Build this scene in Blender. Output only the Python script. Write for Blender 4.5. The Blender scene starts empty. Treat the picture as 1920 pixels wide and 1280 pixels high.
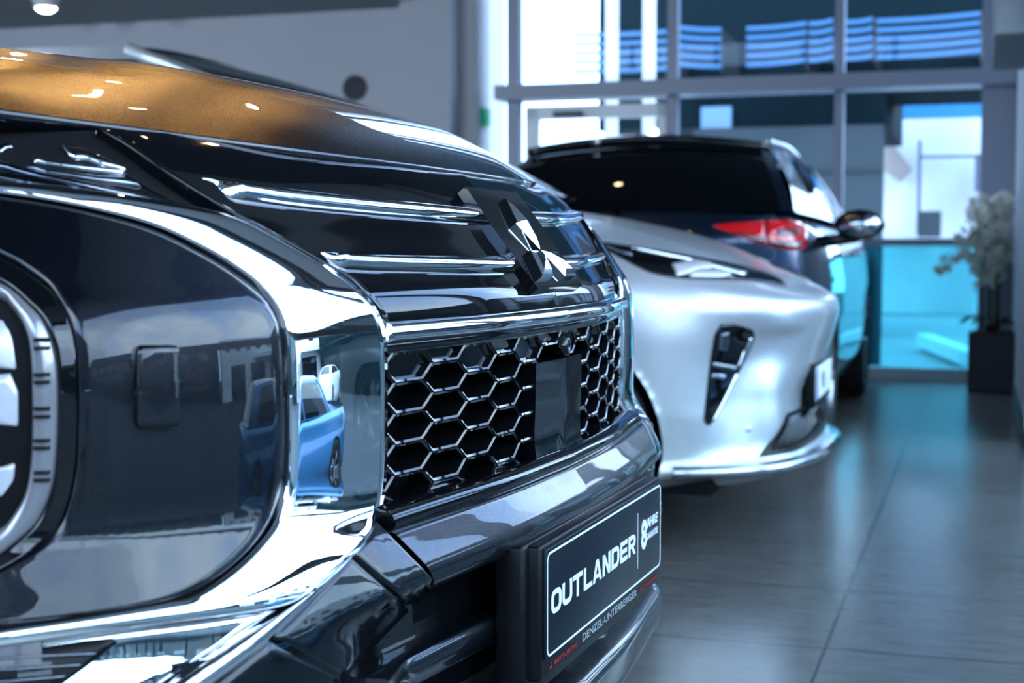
import bpy, bmesh, math, random
from mathutils import Vector, Matrix
from mathutils.bvhtree import BVHTree
from math import sin, cos, pi, radians, sqrt, atan2, exp, tan

random.seed(7)
SC = bpy.context.scene
COL = SC.collection

# ------------------------------------------------------------------ camera
FPX = 2770.0                                   # focal length in pixels of the 1920 px wide frame
CAMZ = 0.95
PITCH = math.atan(170.0 / FPX)
EYE = Vector((0, 0, CAMZ))
FWD = Vector((0, cos(PITCH), -sin(PITCH)))
UPV = Vector((0, sin(PITCH), cos(PITCH)))

def ray(px, py):
    d = FWD + Vector((1, 0, 0)) * ((px - 960.0) / FPX) + UPV * ((640.0 - py) / FPX)
    return d.normalized()

# ------------------------------------------------------------------ small maths
def lerp(a, b, t):
    return a + (b - a) * t

def clamp(x, a=0.0, b=1.0):
    return max(a, min(b, x))

def smooth(a, b, x):
    t = clamp((x - a) / (b - a))
    return t * t * (3 - 2 * t)

def table(pts, x):
    """smooth monotone-ish interpolation of a table of (x, y)"""
    if x <= pts[0][0]:
        return pts[0][1]
    if x >= pts[-1][0]:
        return pts[-1][1]
    n = len(pts)
    for i in range(n - 1):
        if pts[i][0] <= x <= pts[i + 1][0]:
            break
    def slope(k):
        if k <= 0 or k >= n - 1:
            j = 0 if k <= 0 else n - 2
            return (pts[j + 1][1] - pts[j][1]) / (pts[j + 1][0] - pts[j][0])
        d0 = (pts[k][1] - pts[k - 1][1]) / (pts[k][0] - pts[k - 1][0])
        d1 = (pts[k + 1][1] - pts[k][1]) / (pts[k + 1][0] - pts[k][0])
        if d0 * d1 <= 0:
            return 0.0
        return 2 * d0 * d1 / (d0 + d1)
    h = pts[i + 1][0] - pts[i][0]
    t = (x - pts[i][0]) / h
    m0, m1 = slope(i) * h, slope(i + 1) * h
    t2, t3 = t * t, t * t * t
    return (2*t3 - 3*t2 + 1) * pts[i][1] + (t3 - 2*t2 + t) * m0 + (-2*t3 + 3*t2) * pts[i+1][1] + (t3 - t2) * m1

def spline(pts, n, sm=True):
    """resample a polyline to n points by arc length (Catmull-Rom when sm)"""
    P = [Vector(p) for p in pts]
    dense = []
    if len(P) == 2 or not sm:
        for i in range(len(P) - 1):
            for k in range(24):
                dense.append(P[i].lerp(P[i + 1], k / 24))
        dense.append(P[-1])
    else:
        Q = [P[0] * 2 - P[1]] + P + [P[-1] * 2 - P[-2]]
        for i in range(1, len(Q) - 2):
            p0, p1, p2, p3 = Q[i-1], Q[i], Q[i+1], Q[i+2]
            d1 = max((p2 - p1).length, 1e-9)
            m1 = (p2 - p0) * (d1 / max((p2 - p1).length + (p1 - p0).length, 1e-9))
            m2 = (p3 - p1) * (d1 / max((p3 - p2).length + (p2 - p1).length, 1e-9))
            for k in range(24):
                t = k / 24
                t2, t3 = t*t, t*t*t
                dense.append(p1*(2*t3-3*t2+1) + m1*(t3-2*t2+t) + p2*(-2*t3+3*t2) + m2*(t3-t2))
        dense.append(P[-1])
    L = [0.0]
    for i in range(1, len(dense)):
        L.append(L[-1] + (dense[i] - dense[i-1]).length)
    out, j = [], 0
    for k in range(n):
        s = L[-1] * k / (n - 1)
        while j < len(L) - 2 and L[j + 1] < s:
            j += 1
        seg = L[j+1] - L[j]
        out.append(dense[j].lerp(dense[j+1], 0 if seg == 0 else clamp((s - L[j]) / seg)))
    return out

# ------------------------------------------------------------------ objects
def tag(o, label=None, cat=None, group=None, kind=None):
    if label: o['label'] = label
    if cat: o['category'] = cat
    if group: o['group'] = group
    if kind: o['kind'] = kind
    return o

def empty(name, loc, rz=0.0):
    o = bpy.data.objects.new(name, None)
    COL.objects.link(o)
    o.location = loc
    o.rotation_euler = (0, 0, rz)
    o.empty_display_size = 0.2
    return o

def mk(name, V, F, m, parent=None, sm=True):
    me = bpy.data.meshes.new(name)
    me.from_pydata([tuple(v) for v in V], [], F)
    me.validate()
    bm = bmesh.new(); bm.from_mesh(me)
    bmesh.ops.recalc_face_normals(bm, faces=bm.faces)
    for f in bm.faces:
        f.smooth = sm
    bm.to_mesh(me); bm.free()
    me.materials.append(m)
    o = bpy.data.objects.new(name, me)
    COL.objects.link(o)
    if parent: o.parent = parent
    return o

class MB:
    """collects shapes for ONE mesh object"""
    def __init__(s):
        s.V, s.F = [], []
    def add(s, V, F):
        b = len(s.V)
        s.V += [Vector(v) for v in V]
        s.F += [tuple(i + b for i in f) for f in F]
        return s
    def box(s, c, d, M=None, bev=0.0):
        x, y, z = d[0]/2, d[1]/2, d[2]/2
        if bev <= 0:
            V = [Vector((sx*x, sy*y, sz*z)) for sz in (-1,1) for sy in (-1,1) for sx in (-1,1)]
            F = [(0,2,3,1),(4,5,7,6),(0,1,5,4),(2,6,7,3),(0,4,6,2),(1,3,7,5)]
        else:
            bm = bmesh.new()
            bmesh.ops.create_cube(bm, size=1.0)
            for v in bm.verts:
                v.co = Vector((v.co.x*d[0], v.co.y*d[1], v.co.z*d[2]))
            bmesh.ops.bevel(bm, geom=list(bm.edges), offset=bev, segments=2, affect='EDGES', profile=0.5)
            bm.verts.index_update()
            V = [v.co.copy() for v in bm.verts]
            F = [tuple(v.index for v in f.verts) for f in bm.faces]
            bm.free()
        if M is not None:
            V = [M @ v for v in V]
        V = [v + Vector(c) for v in V]
        return s.add(V, F)
    def grid(s, G, closed=False):
        n, m = len(G), len(G[0])
        V = [p for row in G for p in row]
        F = []
        for i in range(n - 1):
            for j in range(m - (0 if closed else 1)):
                k = (j + 1) % m
                F.append((i*m+j, i*m+k, (i+1)*m+k, (i+1)*m+j))
        return s.add(V, F)
    def tube(s, pts, r, seg=8, cap=True):
        pts = [Vector(p) for p in pts]
        rs = r if isinstance(r, (list, tuple)) else [r]*len(pts)
        ref = Vector((0, 0, 1))
        G = []
        for i, p in enumerate(pts):
            t = (pts[min(i+1, len(pts)-1)] - pts[max(i-1, 0)]).normalized()
            a = ref - t * ref.dot(t)
            if a.length < 1e-3:
                a = Vector((1, 0, 0)) - t * t.x
            a.normalize(); b = t.cross(a)
            G.append([p + (a*cos(2*pi*k/seg) + b*sin(2*pi*k/seg))*rs[i] for k in range(seg)])
        base = len(s.V)
        s.grid(G, True)
        if cap:
            s.F.append(tuple(base + k for k in range(seg)))
            s.F.append(tuple(base + (len(pts)-1)*seg + k for k in range(seg)))
        return s
    def lathe(s, prof, seg=32, M=None):
        """prof: (radius, axial) pairs around local Z; M places it"""
        G = [[Vector((r*cos(2*pi*k/seg), r*sin(2*pi*k/seg), a)) for k in range(seg)] for r, a in prof]
        if M is not None:
            G = [[M @ p for p in row] for row in G]
        return s.grid(G, True)
    def ngon(s, P, d):
        """prism of polygon P swept by vector d"""
        n = len(P); b = len(s.V)
        s.V += [Vector(p) for p in P] + [Vector(p) + Vector(d) for p in P]
        s.F.append(tuple(b + i for i in range(n)))
        s.F.append(tuple(b + n + i for i in reversed(range(n))))
        for i in range(n):
            j = (i + 1) % n
            s.F.append((b+i, b+j, b+n+j, b+n+i))
        return s
    def build(s, name, m, parent=None, sm=True):
        return mk(name, s.V, s.F, m, parent, sm)

def sharp(o, ang=35):
    """flat look across edges steeper than ang"""
    me = o.data
    bm = bmesh.new(); bm.from_mesh(me)
    for e in bm.edges:
        if len(e.link_faces) == 2 and e.calc_face_angle(0) > radians(ang):
            e.smooth = False
    bm.to_mesh(me); bm.free()
    return o

# ------------------------------------------------------------------ materials
def mat(name, col, rough=0.5, metal=0.0, coat=0.0, crough=0.02, spec=0.5, emit=None, estr=0.0, trans=0.0, ior=1.5, alpha=1.0):
    m = bpy.data.materials.new(name)
    m.use_nodes = True
    b = m.node_tree.nodes['Principled BSDF']
    b.inputs['Base Color'].default_value = (*col, 1)
    b.inputs['Roughness'].default_value = rough
    b.inputs['Metallic'].default_value = metal
    b.inputs['Coat Weight'].default_value = coat
    b.inputs['Coat Roughness'].default_value = crough
    b.inputs['Specular IOR Level'].default_value = spec
    b.inputs['Transmission Weight'].default_value = trans
    b.inputs['IOR'].default_value = ior
    if emit:
        b.inputs['Emission Color'].default_value = (*emit, 1)
        b.inputs['Emission Strength'].default_value = estr
    return m

def nodes(m):
    return m.node_tree.nodes, m.node_tree.links, m.node_tree.nodes['Principled BSDF']

def flake_paint(name, c1, c2, rough, metal=0.85, scale=2600.0, coat=1.0, bump=0.25):
    m = mat(name, c1, rough, metal, coat, 0.012)
    N, L, b = nodes(m)
    tc = N.new('ShaderNodeTexCoord')
    v = N.new('ShaderNodeTexVoronoi'); v.inputs['Scale'].default_value = scale
    L.new(tc.outputs['Object'], v.inputs['Vector'])
    mx = N.new('ShaderNodeMix'); mx.data_type = 'RGBA'
    mx.inputs[6].default_value = (*c1, 1); mx.inputs[7].default_value = (*c2, 1)
    sep = N.new('ShaderNodeSeparateColor')
    L.new(v.outputs['Color'], sep.inputs[0])
    L.new(sep.outputs[0], mx.inputs[0])
    L.new(mx.outputs[2], b.inputs['Base Color'])
    # each flake lies at its own small tilt
    geo = N.new('ShaderNodeNewGeometry')
    sub = N.new('ShaderNodeVectorMath'); sub.operation = 'SUBTRACT'; sub.inputs[1].default_value = (.5, .5, .5)
    L.new(v.outputs['Color'], sub.inputs[0])
    sc = N.new('ShaderNodeVectorMath'); sc.operation = 'SCALE'; sc.inputs['Scale'].default_value = bump
    L.new(sub.outputs[0], sc.inputs[0])
    ad = N.new('ShaderNodeVectorMath'); ad.operation = 'ADD'
    L.new(geo.outputs['Normal'], ad.inputs[0]); L.new(sc.outputs[0], ad.inputs[1])
    nm = N.new('ShaderNodeVectorMath'); nm.operation = 'NORMALIZE'
    L.new(ad.outputs[0], nm.inputs[0])
    L.new(nm.outputs[0], b.inputs['Normal'])
    return m

def noise_mat(name, c1, c2, scale=4.0, rough=0.7, bump=0.0, stretch=(1, 1, 1), metal=0.0, spec=0.5, detail=6):
    m = mat(name, c1, rough, metal, spec=spec)
    N, L, b = nodes(m)
    tc = N.new('ShaderNodeTexCoord')
    mp = N.new('ShaderNodeMapping'); mp.inputs['Scale'].default_value = stretch
    nz = N.new('ShaderNodeTexNoise'); nz.inputs['Scale'].default_value = scale; nz.inputs['Detail'].default_value = detail
    L.new(tc.outputs['Object'], mp.inputs[0]); L.new(mp.outputs[0], nz.inputs['Vector'])
    mx = N.new('ShaderNodeMix'); mx.data_type = 'RGBA'
    mx.inputs[6].default_value = (*c1, 1); mx.inputs[7].default_value = (*c2, 1)
    L.new(nz.outputs['Fac'], mx.inputs[0]); L.new(mx.outputs[2], b.inputs['Base Color'])
    if bump:
        bp = N.new('ShaderNodeBump'); bp.inputs['Strength'].default_value = bump; bp.inputs['Distance'].default_value = .01
        L.new(nz.outputs['Fac'], bp.inputs['Height']); L.new(bp.outputs[0], b.inputs['Normal'])
    return m

M = {}
M['paint'] = flake_paint('midnight_metallic_paint', (.0012, .0024, .0055), (.0055, .0080, .0135), .33, .75)
M['silver'] = flake_paint('silver_metallic_paint', (.56, .58, .61), (.72, .74, .77), .32, .6, 900, .6, .12)
M['blue'] = flake_paint('dark_blue_metallic_paint', (.012, .026, .058), (.024, .048, .095), .28, .8, 900, 1.0, .12)
M['white_paint'] = mat('white_paint', (.75, .77, .8), .35, 0, .8)
M['bluecar'] = flake_paint('mid_blue_paint', (.03, .12, .25), (.05, .18, .35), .35, .6, 400, 1.0, .05)
M['gloss'] = mat('gloss_black_plastic', (.003, .0035, .0045), .045, 0, 0.3, .02)
M['black'] = mat('satin_black_plastic', (.004, .004, .0045), .36, spec=.22)
M['dark'] = mat('matt_dark_liner', (.004, .004, .005), .8, spec=.2)
M['chrome'] = mat('polished_chrome', (.90, .91, .93), .025, 1.0)
M['chrome_soft'] = mat('satin_chrome', (.62, .64, .68), .14, 1.0)
M['smoked_chrome'] = mat('smoked_chrome', (.28, .30, .34), .10, 1.0)
M['lamp_white'] = mat('pale_lamp_plastic', (.66, .66, .72), .22, .25, .6)
M['lamp_grey'] = mat('grey_light_guide', (.30, .29, .31), .22, .5, 1.0)
M['lens'] = mat('clear_lens', (1, 1, 1), .0, trans=1.0, ior=1.12)
M['glass_dark'] = mat('tinted_car_glass', (.002, .003, .004), .01, 0, .6, .0)
M['glass_green'] = mat('green_tinted_glass', (.004, .02, .018), .01, 0, .6, .0)
M['tyre'] = mat('tyre_rubber', (.008, .008, .009), .75)
M['alloy'] = mat('alloy_wheel', (.35, .36, .38), .3, .9)
M['sign'] = mat('navy_sign_face', (.006, .009, .016), .32, 0, .0, spec=.25)
M['sign_white'] = mat('white_print', (.80, .82, .85), .5)
M['sign_silver'] = mat('silver_print', (.38, .40, .43), .4, .3)
M['sign_red'] = mat('red_print', (.30, .012, .015), .45)
M['red_lamp'] = mat('red_lamp_lens', (.35, .003, .006), .08, 0, 1.0, emit=(1, .01, .02), estr=.22)
M['red_dark'] = mat('dark_red_lens', (.05, .001, .002), .08, 0, 1.0)
M['eu_blue'] = mat('blue_plate_band', (.01, .04, .35), .4)
# ------------------------------------------------------------------ car bodies
class Shell:
    """closed plan loop swept upwards with a height dependent inset"""
    def __init__(s, half, n, zs, inset, mod=None, closed=True):
        P = spline([(a, b) for a, b in half], n)
        s.n = n
        if closed:
            full = [(p.x, p.y) for p in P] + [(p.x, -p.y) for p in reversed(P[1:-1])]
        else:
            full = [(p.x, -p.y) for p in reversed(P[1:])] + [(p.x, p.y) for p in P]
        s.plan = full
        m = len(full)
        nor = []
        for i in range(m):
            if closed: a, b = full[i-1], full[(i+1) % m]
            else: a, b = full[max(i-1, 0)], full[min(i+1, m-1)]
            tx, ty = b[0]-a[0], b[1]-a[1]
            l = sqrt(tx*tx + ty*ty) or 1
            nor.append((ty/l, -tx/l))   # outward
        s.nor = nor
        s.zs = zs
        s.inset, s.mod = inset, mod
        s.G = [[s.pt(i, z) for i in range(m)] for z in zs]
        V = [p for r in s.G for p in r]
        F = []
        for k in range(len(zs)-1):
            for i in range(m if closed else m-1):
                j = (i+1) % m
                F.append((k*m+i, k*m+j, (k+1)*m+j, (k+1)*m+i))
        s.V, s.F, s.m = V, F, m
        s.bvh = BVHTree.FromPolygons(V, F)
    def pt(s, i, z):
        (x, y), (nx, ny) = s.plan[i], s.nor[i]
        d = s.inset(z, nx, ny, x, y)
        p = Vector((x + nx*d, y + ny*d, z))
        if s.mod: p = s.mod(p, nx, ny)
        return p
    def sub(s, test, off=0.0, arches=()):
        """faces whose centre passes test, pushed out by off; wheel arches cut"""
        inside = set()
        V = [v.copy() for v in s.V]
        if off:
            for k in range(len(s.zs)):
                for i in range(s.m):
                    V[k*s.m+i] += Vector((s.nor[i][0], s.nor[i][1], 0))*off
        for (xc, zc, R) in arches:
            for q, v in enumerate(V):
                if abs(v.y) < .5: continue
                dx, dz = v.x-xc, v.z-zc
                r = sqrt(dx*dx+dz*dz)
                if r < R:
                    inside.add(q)
                    if r > R-.09:
                        v.x = xc + dx/r*R; v.z = zc + dz/r*R
        keep = []
        for f in s.F:
            if all(q in inside for q in f): continue
            c = sum((s.V[q] for q in f), Vector())/4
            if test(c): keep.append(f)
        used = sorted({q for f in keep for q in f})
        ix = {q: k for k, q in enumerate(used)}
        return [V[q] for q in used], [tuple(ix[q] for q in f) for f in keep]

class Car:
    def __init__(s, name, loc, rz, shell):
        s.root = empty(name, loc, rz)
        s.loc = Vector(loc); s.rz = rz
        s.MW = Matrix.Translation(loc) @ Matrix.Rotation(rz, 4, 'Z')
        s.MI = s.MW.inverted()
        s.shell = shell
        s.o = s.MI @ EYE
    def d(s, px, py):
        return (s.MI.to_3x3() @ ray(px, py)).normalized()
    def cast(s, px, py, bvh=None):
        """where the sight line of a photo point meets the body: (point, outward normal)"""
        d = s.d(px, py)
        b = bvh or s.shell.bvh
        p, nrm, i, _ = b.ray_cast(s.o, d)
        if p is None:
            best = None
            for k in range(40):
                q = s.o + d*(.6 + .08*k)
                h, hn, hi, dist = b.find_nearest(q)
                if best is None or dist < best[0]:
                    best = (dist, h, hn)
            p, nrm = best[1], best[2]
        if nrm.dot(d) > 0: nrm = -nrm
        return p, nrm
    def at_y(s, px, py, y):
        d = s.d(px, py); t = (y - s.o.y)/d.y
        return s.o + d*t
    def at_x(s, px, py, x):
        d = s.d(px, py); t = (x - s.o.x)/d.x
        return s.o + d*t
    def patch(s, name, curves, n=48, m=6, off=0.004, skirt=0.012, edge=.10, prof=None, mt=None, parent=None,
              mirror=True, sm=True, bvh=None, label=None, ends=True, crown=0.0, taper=0):
        """a panel lying on the body between two or more traced curves, with turned-in edges"""
        R = [spline(c, n, sm) for c in curves]
        # rows across
        k = len(R)
        ts = []
        for a in range(k-1):
            for j in range(m):
                ts.append(a + j/m)
        ts.append(k-1)
        e0, e1 = edge/m*1.0, (k-1) - edge/m
        ts = [0, e0] + [t for t in ts if e0*1.5 < t < (k-1) - edge/m*1.5] + [e1, k-1]
        rows = []
        for t in ts:
            a = min(int(t), k-2); f = t-a
            row = []
            for i in range(n):
                if k == 2 or not sm:
                    q = R[a][i].lerp(R[a+1][i], f)
                else:
                    p1, p2 = R[a][i], R[a+1][i]
                    p0 = R[a-1][i] if a > 0 else p1*2-p2
                    p3 = R[a+2][i] if a+2 < k else p2*2-p1
                    f2, f3 = f*f, f*f*f
                    q = .5*((2*p1) + (p2-p0)*f + (2*p0-5*p1+4*p2-p3)*f2 + (3*p1-p0-3*p2+p3)*f3)
                row.append(q)
            rows.append((t, row))
        T = k-1
        G = []
        nr = len(rows)
        for r, (t, row) in enumerate(rows):
            line = []
            for i, q in enumerate(row):
                p, nn = s.cast(q.x, q.y, bvh)
                h = off if prof is None else off + table(prof, t/T)
                h += crown*sin(pi*t/T)
                if taper: h *= min(1.0, (i + .02)/taper)
                if r in (0, nr-1) or (ends and i in (0, n-1)):
                    h -= min(.0022, skirt*.5)
                line.append((p, nn, h))
            G.append(line)
        H = [[p + nn*h for p, nn, h in line] for line in G]
        # skirt
        def sk(line): return [p + nn*(h - skirt) for p, nn, h in line]
        full = [sk(G[0])] + H + [sk(G[-1])]
        if ends:
            out = []
            for r, line in enumerate(full):
                g = G[min(max(r-1, 0), nr-1)]
                a = g[0][0] + g[0][1]*(g[0][2]-skirt)
                b = g[-1][0] + g[-1][1]*(g[-1][2]-skirt)
                out.append([a] + line + [b])
            full = out
        b = MB().grid(full)
        objs = [b.build(name, mt, parent or s.root)]
        if mirror:
            c = MB(); c.V = [Vector((v.x, -v.y, v.z)) for v in b.V]; c.F = b.F
            objs.append(c.build(name, mt, parent or s.root))
        if label: objs[0]['label'] = label
        return objs
    def part(s, mb, name, mt, parent=None, mirror=False, sm=True):
        o = [mb.build(name, mt, parent or s.root, sm)]
        if mirror:
            c = MB(); c.V = [Vector((v.x, -v.y, v.z)) for v in mb.V]; c.F = mb.F
            o.append(c.build(name, mt, parent or s.root, sm))
        return o

def wheel(car, xc, yc, R, W, spokes=5):
    """tyre with rim, spokes and a brake disc behind; y outward"""
    sgn = 1 if yc > 0 else -1
    Mx = Matrix.Translation((xc, yc, R)) @ Matrix.Rotation(-sgn*pi/2, 4, 'X')
    ri = R*.70
    t = MB().lathe([(ri, -W/2), (R*.93, -W/2), (R*.985, -W*.40), (R, -W*.25), (R, W*.25), (R*.985, W*.40), (R*.93, W/2), (ri, W/2), (ri*.98, 0), (ri, -W/2)], 48, Mx)
    tyre = t.build('tyre', M['tyre'], car.root)
    r = MB().lathe([(ri, W*.46), (ri*.94, W*.44), (ri*.92, W*.2), (ri*.9, -W*.4), (ri, -W*.45)], 40, Mx)
    r.lathe([(0.0, W*.36), (R*.13, W*.36), (R*.15, W*.28), (R*.15, 0)], 20, Mx)
    rim = r.build('rim', M['alloy'], tyre)
    sp = MB()
    for k in range(spokes):
        a = 2*pi*k/spokes
        for da in (-.13, .13):
            p0 = Vector((cos(a)*R*.1, sin(a)*R*.1, W*.33)); p1 = Vector((cos(a+da)*ri*.95, sin(a+da)*ri*.95, W*.42))
            sp.tube([Mx @ p0, Mx @ p0.lerp(p1, .5), Mx @ p1], [R*.05, R*.04, R*.035], 6)
    sp.build('spokes', M['alloy'], tyre)
    MB().lathe([(0, -W*.1), (ri*.85, -W*.1), (ri*.85, -W*.2), (0, -W*.2)], 28, Mx).build('brake_disc', M['smoked_chrome'], tyre)
    return tyre

def greenhouse(car, g, paint, glass):
    """windscreen, roof, side glass, pillars, rear window"""
    wb, wt = g['wb'], g['wt']
    x1, z1, x2, z2, x3, z3, x4, z4 = g['p']
    c1, c2, c3, c4 = g.get('c', (.18, .12, .10, .12))
    dr = g.get('drop', .05)
    def ws(f, t):   # windscreen
        a = Vector((x1 - c1*f*f, f*wb, z1 - g.get('d1', .02)*f*f)); b = Vector((x2 - c2*f*f, f*wt, z2 - dr*f*f))
        p = a.lerp(b, t); bulge = g.get('bulge', .03)*sin(pi*t)*(1-.5*f*f)
        return p + Vector((bulge, 0, bulge))
    def rw(f, t):
        a = Vector((x4 + c4*f*f, f*wb*g.get('rb', 1), z4)); b = Vector((x3 + c3*f*f, f*wt*g.get('rt', 1), z3 - dr*f*f))
        p = a.lerp(b, t); bulge = .02*sin(pi*t)
        return p + Vector((-bulge, 0, bulge))
    def rf(f, t):   # roof, t front to rear
        a, b = ws(f, 1), rw(f, 1)
        p = a.lerp(b, t); p.z += g.get('arch', .05)*sin(pi*clamp(t*.9+.05))*(1-.2*f*f)
        p.y *= 1 + .03*sin(pi*t)
        return p
    def sd(t, h):   # side, t front to rear, h up (left side)
        a = ws(1, 0).lerp(rw(1, 0), t); a.y += .05*sin(pi*t)
        b = rf(1, t)
        p = a.lerp(b, h); p.y += .03*sin(pi*h)
        return p
    fs = [-1 + 2*i/20 for i in range(21)]
    root = car.root
    q = lambda a, b, v: a + (b-a)*v
    MB().grid([[ws(f*.95, q(.0, .97, t/12)) for f in fs] for t in range(13)]).build('windscreen', glass, root)
    MB().grid([[rw(f*g.get('rgw', .9), q(g.get('r0', .08), .94, t/10)) + Vector((-.004, 0, .002)) for f in fs] for t in range(11)]).build('rear_window', glass, root)
    MB().grid([[rf(f, t/20) for f in fs] for t in range(21)]).build('roof', g.get('roofmat', paint), root)
    # painted surround of the rear window
    MB().grid([[rw(f, t/10) - Vector((-.006, 0, 0)) for f in fs] for t in range(11)]).build('tailgate_frame', paint, root)
    for sg in (1, -1):
        my = lambda p: Vector((p.x, p.y*sg, p.z))
        MB().grid([[my(sd(t/24, h/8)) for t in range(25)] for h in range(9)]).build('side_frame', paint, root)
        a0, a1 = g.get('dlo', (.06, .86))
        for (u0, u1) in g.get('wins', ((.05, .46), (.48, .84))):
            G = []
            for h in range(9):
                hh = q(.05, .90, h/8)
                row = []
                for t in range(13):
                    # lean of the window ends follows the pillars
                    tt = q(u0, u1, t/12)
                    if u1 > .8: tt -= max(0, (t/12 - .55))*(h/8)*g.get('kick', .05)
                    p = sd(tt, hh); p.y += .006
                    row.append(my(p))
                G.append(row)
            MB().grid(G).build('side_window', g.get('sideglass', glass), root)
        MB().tube([my(ws(1.0, t/8) + Vector((0, 0, g.get('pz', 0)))) for t in range(9)], g.get('pr', .028), 8).build('windscreen_pillar', paint, root)
        if g.get('rails'):
            pts = [my(rf(.93, .08 + .84*t/12) + Vector((0, 0, .035 if 0 < t < 12 else .0))) for t in range(13)]
            MB().tube(pts, .014, 8).build('roof_rail', g['rails'], root)
    # hidden dark cabin floor so that nothing shows through
    return dict(ws=ws, rw=rw, rf=rf, sd=sd)
# ================================================================== the dark SUV in front
CAR_RZ = atan2(-.335, .942)
NOSE = [(0, 0), (-.011, .22), (-.042, .44), (-.062, .57), (-.088, .66), (-.137, .74), (-.188, .79), (-.285, .85),
        (-.42, .895), (-.6, .922), (-.9, .93), (-1.3, .932)]
FRONT = [(.28, -.10), (.34, -.05), (.37, -.028), (.41, -.026), (.44, -.075), (.60, -.075), (.617, -.05), (.628, -.024), (.642, -.0225), (.655, -.028),
         (.68, -.044), (.70, -.0565), (.715, -.0610), (.735, -.0618), (.76, -.0608), (.80, -.0600), (.84, -.0606), (.865, -.0622), (.885, -.0645),
         (.903, -.0690), (.918, -.080), (.96, -.112), (1.01, -.150), (1.045, -.188), (1.07, -.235), (1.10, -.29)]
FRONTC = [(.28, -.10), (.34, -.055), (.37, -.030), (.41, -.026), (.44, -.070), (.50, -.055), (.56, -.026), (.61, -.024), (.65, -.033), (.69, -.0495),
         (.705, -.0555), (.718, -.0605), (.735, -.0618), (.76, -.0608), (.80, -.0600), (.84, -.0606), (.865, -.0622), (.885, -.0650), (.903, -.0720), (.918, -.083), (.96, -.113), (1.01, -.150), (1.045, -.188), (1.07, -.235), (1.10, -.29)]
def inset_front(z, nx, ny, x, y):
    a = lerp(table(FRONT, z), table(FRONTC, z), smooth(.44, .62, abs(y)))
    # flatter bow low down
    fl = (1 - smooth(.683, .702, z))*.32*(1 - smooth(.50, .62, abs(y)))
    return a - x*fl
def zrange(a, b, st):
    n = int(round((b-a)/st)); return [a + (b-a)*i/n for i in range(n+1)]
front = Shell(NOSE, 260, zrange(.30, 1.095, .006), inset_front, closed=False)
suv = Car('suv_car', (.117, 1.795, 0), CAR_RZ, front)
tag(suv.root, 'black metallic SUV filling the foreground, honeycomb grille and broad chrome bracket trim', 'car')
R0 = suv.root

def fx(y, z, off=0.0):
    p, n, i, d = front.bvh.ray_cast(Vector((1, y, z)), Vector((-1, 0, 0)))
    if n.x < 0: n = -n
    return p + n*off, n

# ---- hood -----------------------------------------------------------------
RISE = [(0, 0), (.03, .024), (.06, .044), (.144, .083), (.27, .110), (.33, .116), (.4, .124), (.52, .139), (.7, .161), (1.0, .196), (1.3, .226)]
def hood_edge(y):
    a = abs(y)
    return -.190 - .19*a*a - .38*a**4 - 1.6*max(0, a-.72)**2
def hood_pt(y, s):
    x = hood_edge(y) - s
    a = abs(y)
    crown = .013*(1 - min(1, (a/.42)**2))*smooth(.05, .5, s) if a < .42 else 0
    ridge = .006*exp(-((a-.50)/.06)**2)*smooth(.0, .35, s)
    z = 1.049 + .024*(min(a, .8)/.7)**3 + table(RISE, s)*(1 - .30*smooth(.25, .62, a)) + crown + ridge - .9*max(0, a-.72)**2
    return Vector((x, y, z))
ys = [-.90 + 1.8*i/150 for i in range(151)]
ss = [0, .004, .009, .016, .025] + [.035 + .9*(k/60)**1.25*1.24 for k in range(61)]
G = []
for k, s in enumerate(ss):
    G.append([hood_pt(y, s) for y in ys])
lip = [[p + Vector((-.004, 0, -.007)) for p in G[0]], [p + Vector((-.030, 0, -.016)) for p in G[0]]]
suv.part(MB().grid([lip[1], lip[0]] + G), 'hood', M['paint'])

# ---- dark liner behind every gap ------------------------------------------
V, F = front.sub(lambda c: c.z < .68 or (.87 < c.z < 1.062) or (abs(c.y) > .47 and c.z < 1.085), -.014)
mk('inner_liner', V, F, M['dark'], R0)
# gloss black upper panel between the hood and the grille
dl = [(186, 243), (240, 276), (300, 318), (367, 362), (433, 401), (500, 437), (567, 474), (622, 505), (660, 527), (697, 565), (722, 598)]
dlc = [suv.cast(*q)[0] for q in dl]
def diag_y(z):      # side boundary of the panel
    tb = sorted((p.z, p.y) for p in dlc)
    return -table(tb, z)
def panel_test(c):
    return .862 < c.z < 1.062 and abs(c.y) < diag_y(c.z)
# lofted directly so that its side edge is clean
G = []
for k in range(46):
    z = .864 + (1.060-.864)*k/45
    Y = diag_y(z) - .002
    row = []
    for i in range(121):
        f = -1 + 2*i/120
        row.append(fx(Y*f, z, -.001)[0])
    e0, e1 = fx(-Y, z, -.014)[0], fx(Y, z, -.014)[0]
    G.append([e0] + row + [e1])
suv.part(MB().grid(G), 'upper_grille_panel', M['gloss'])
# slim trim edge along the panel side
suv.patch('panel_edge_trim', [[(q[0]-4, q[1]-1) for q in dl], [(q[0]+5, q[1]-1) for q in dl]], 60, 3, .003, .012, mt=M['gloss'])

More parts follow.
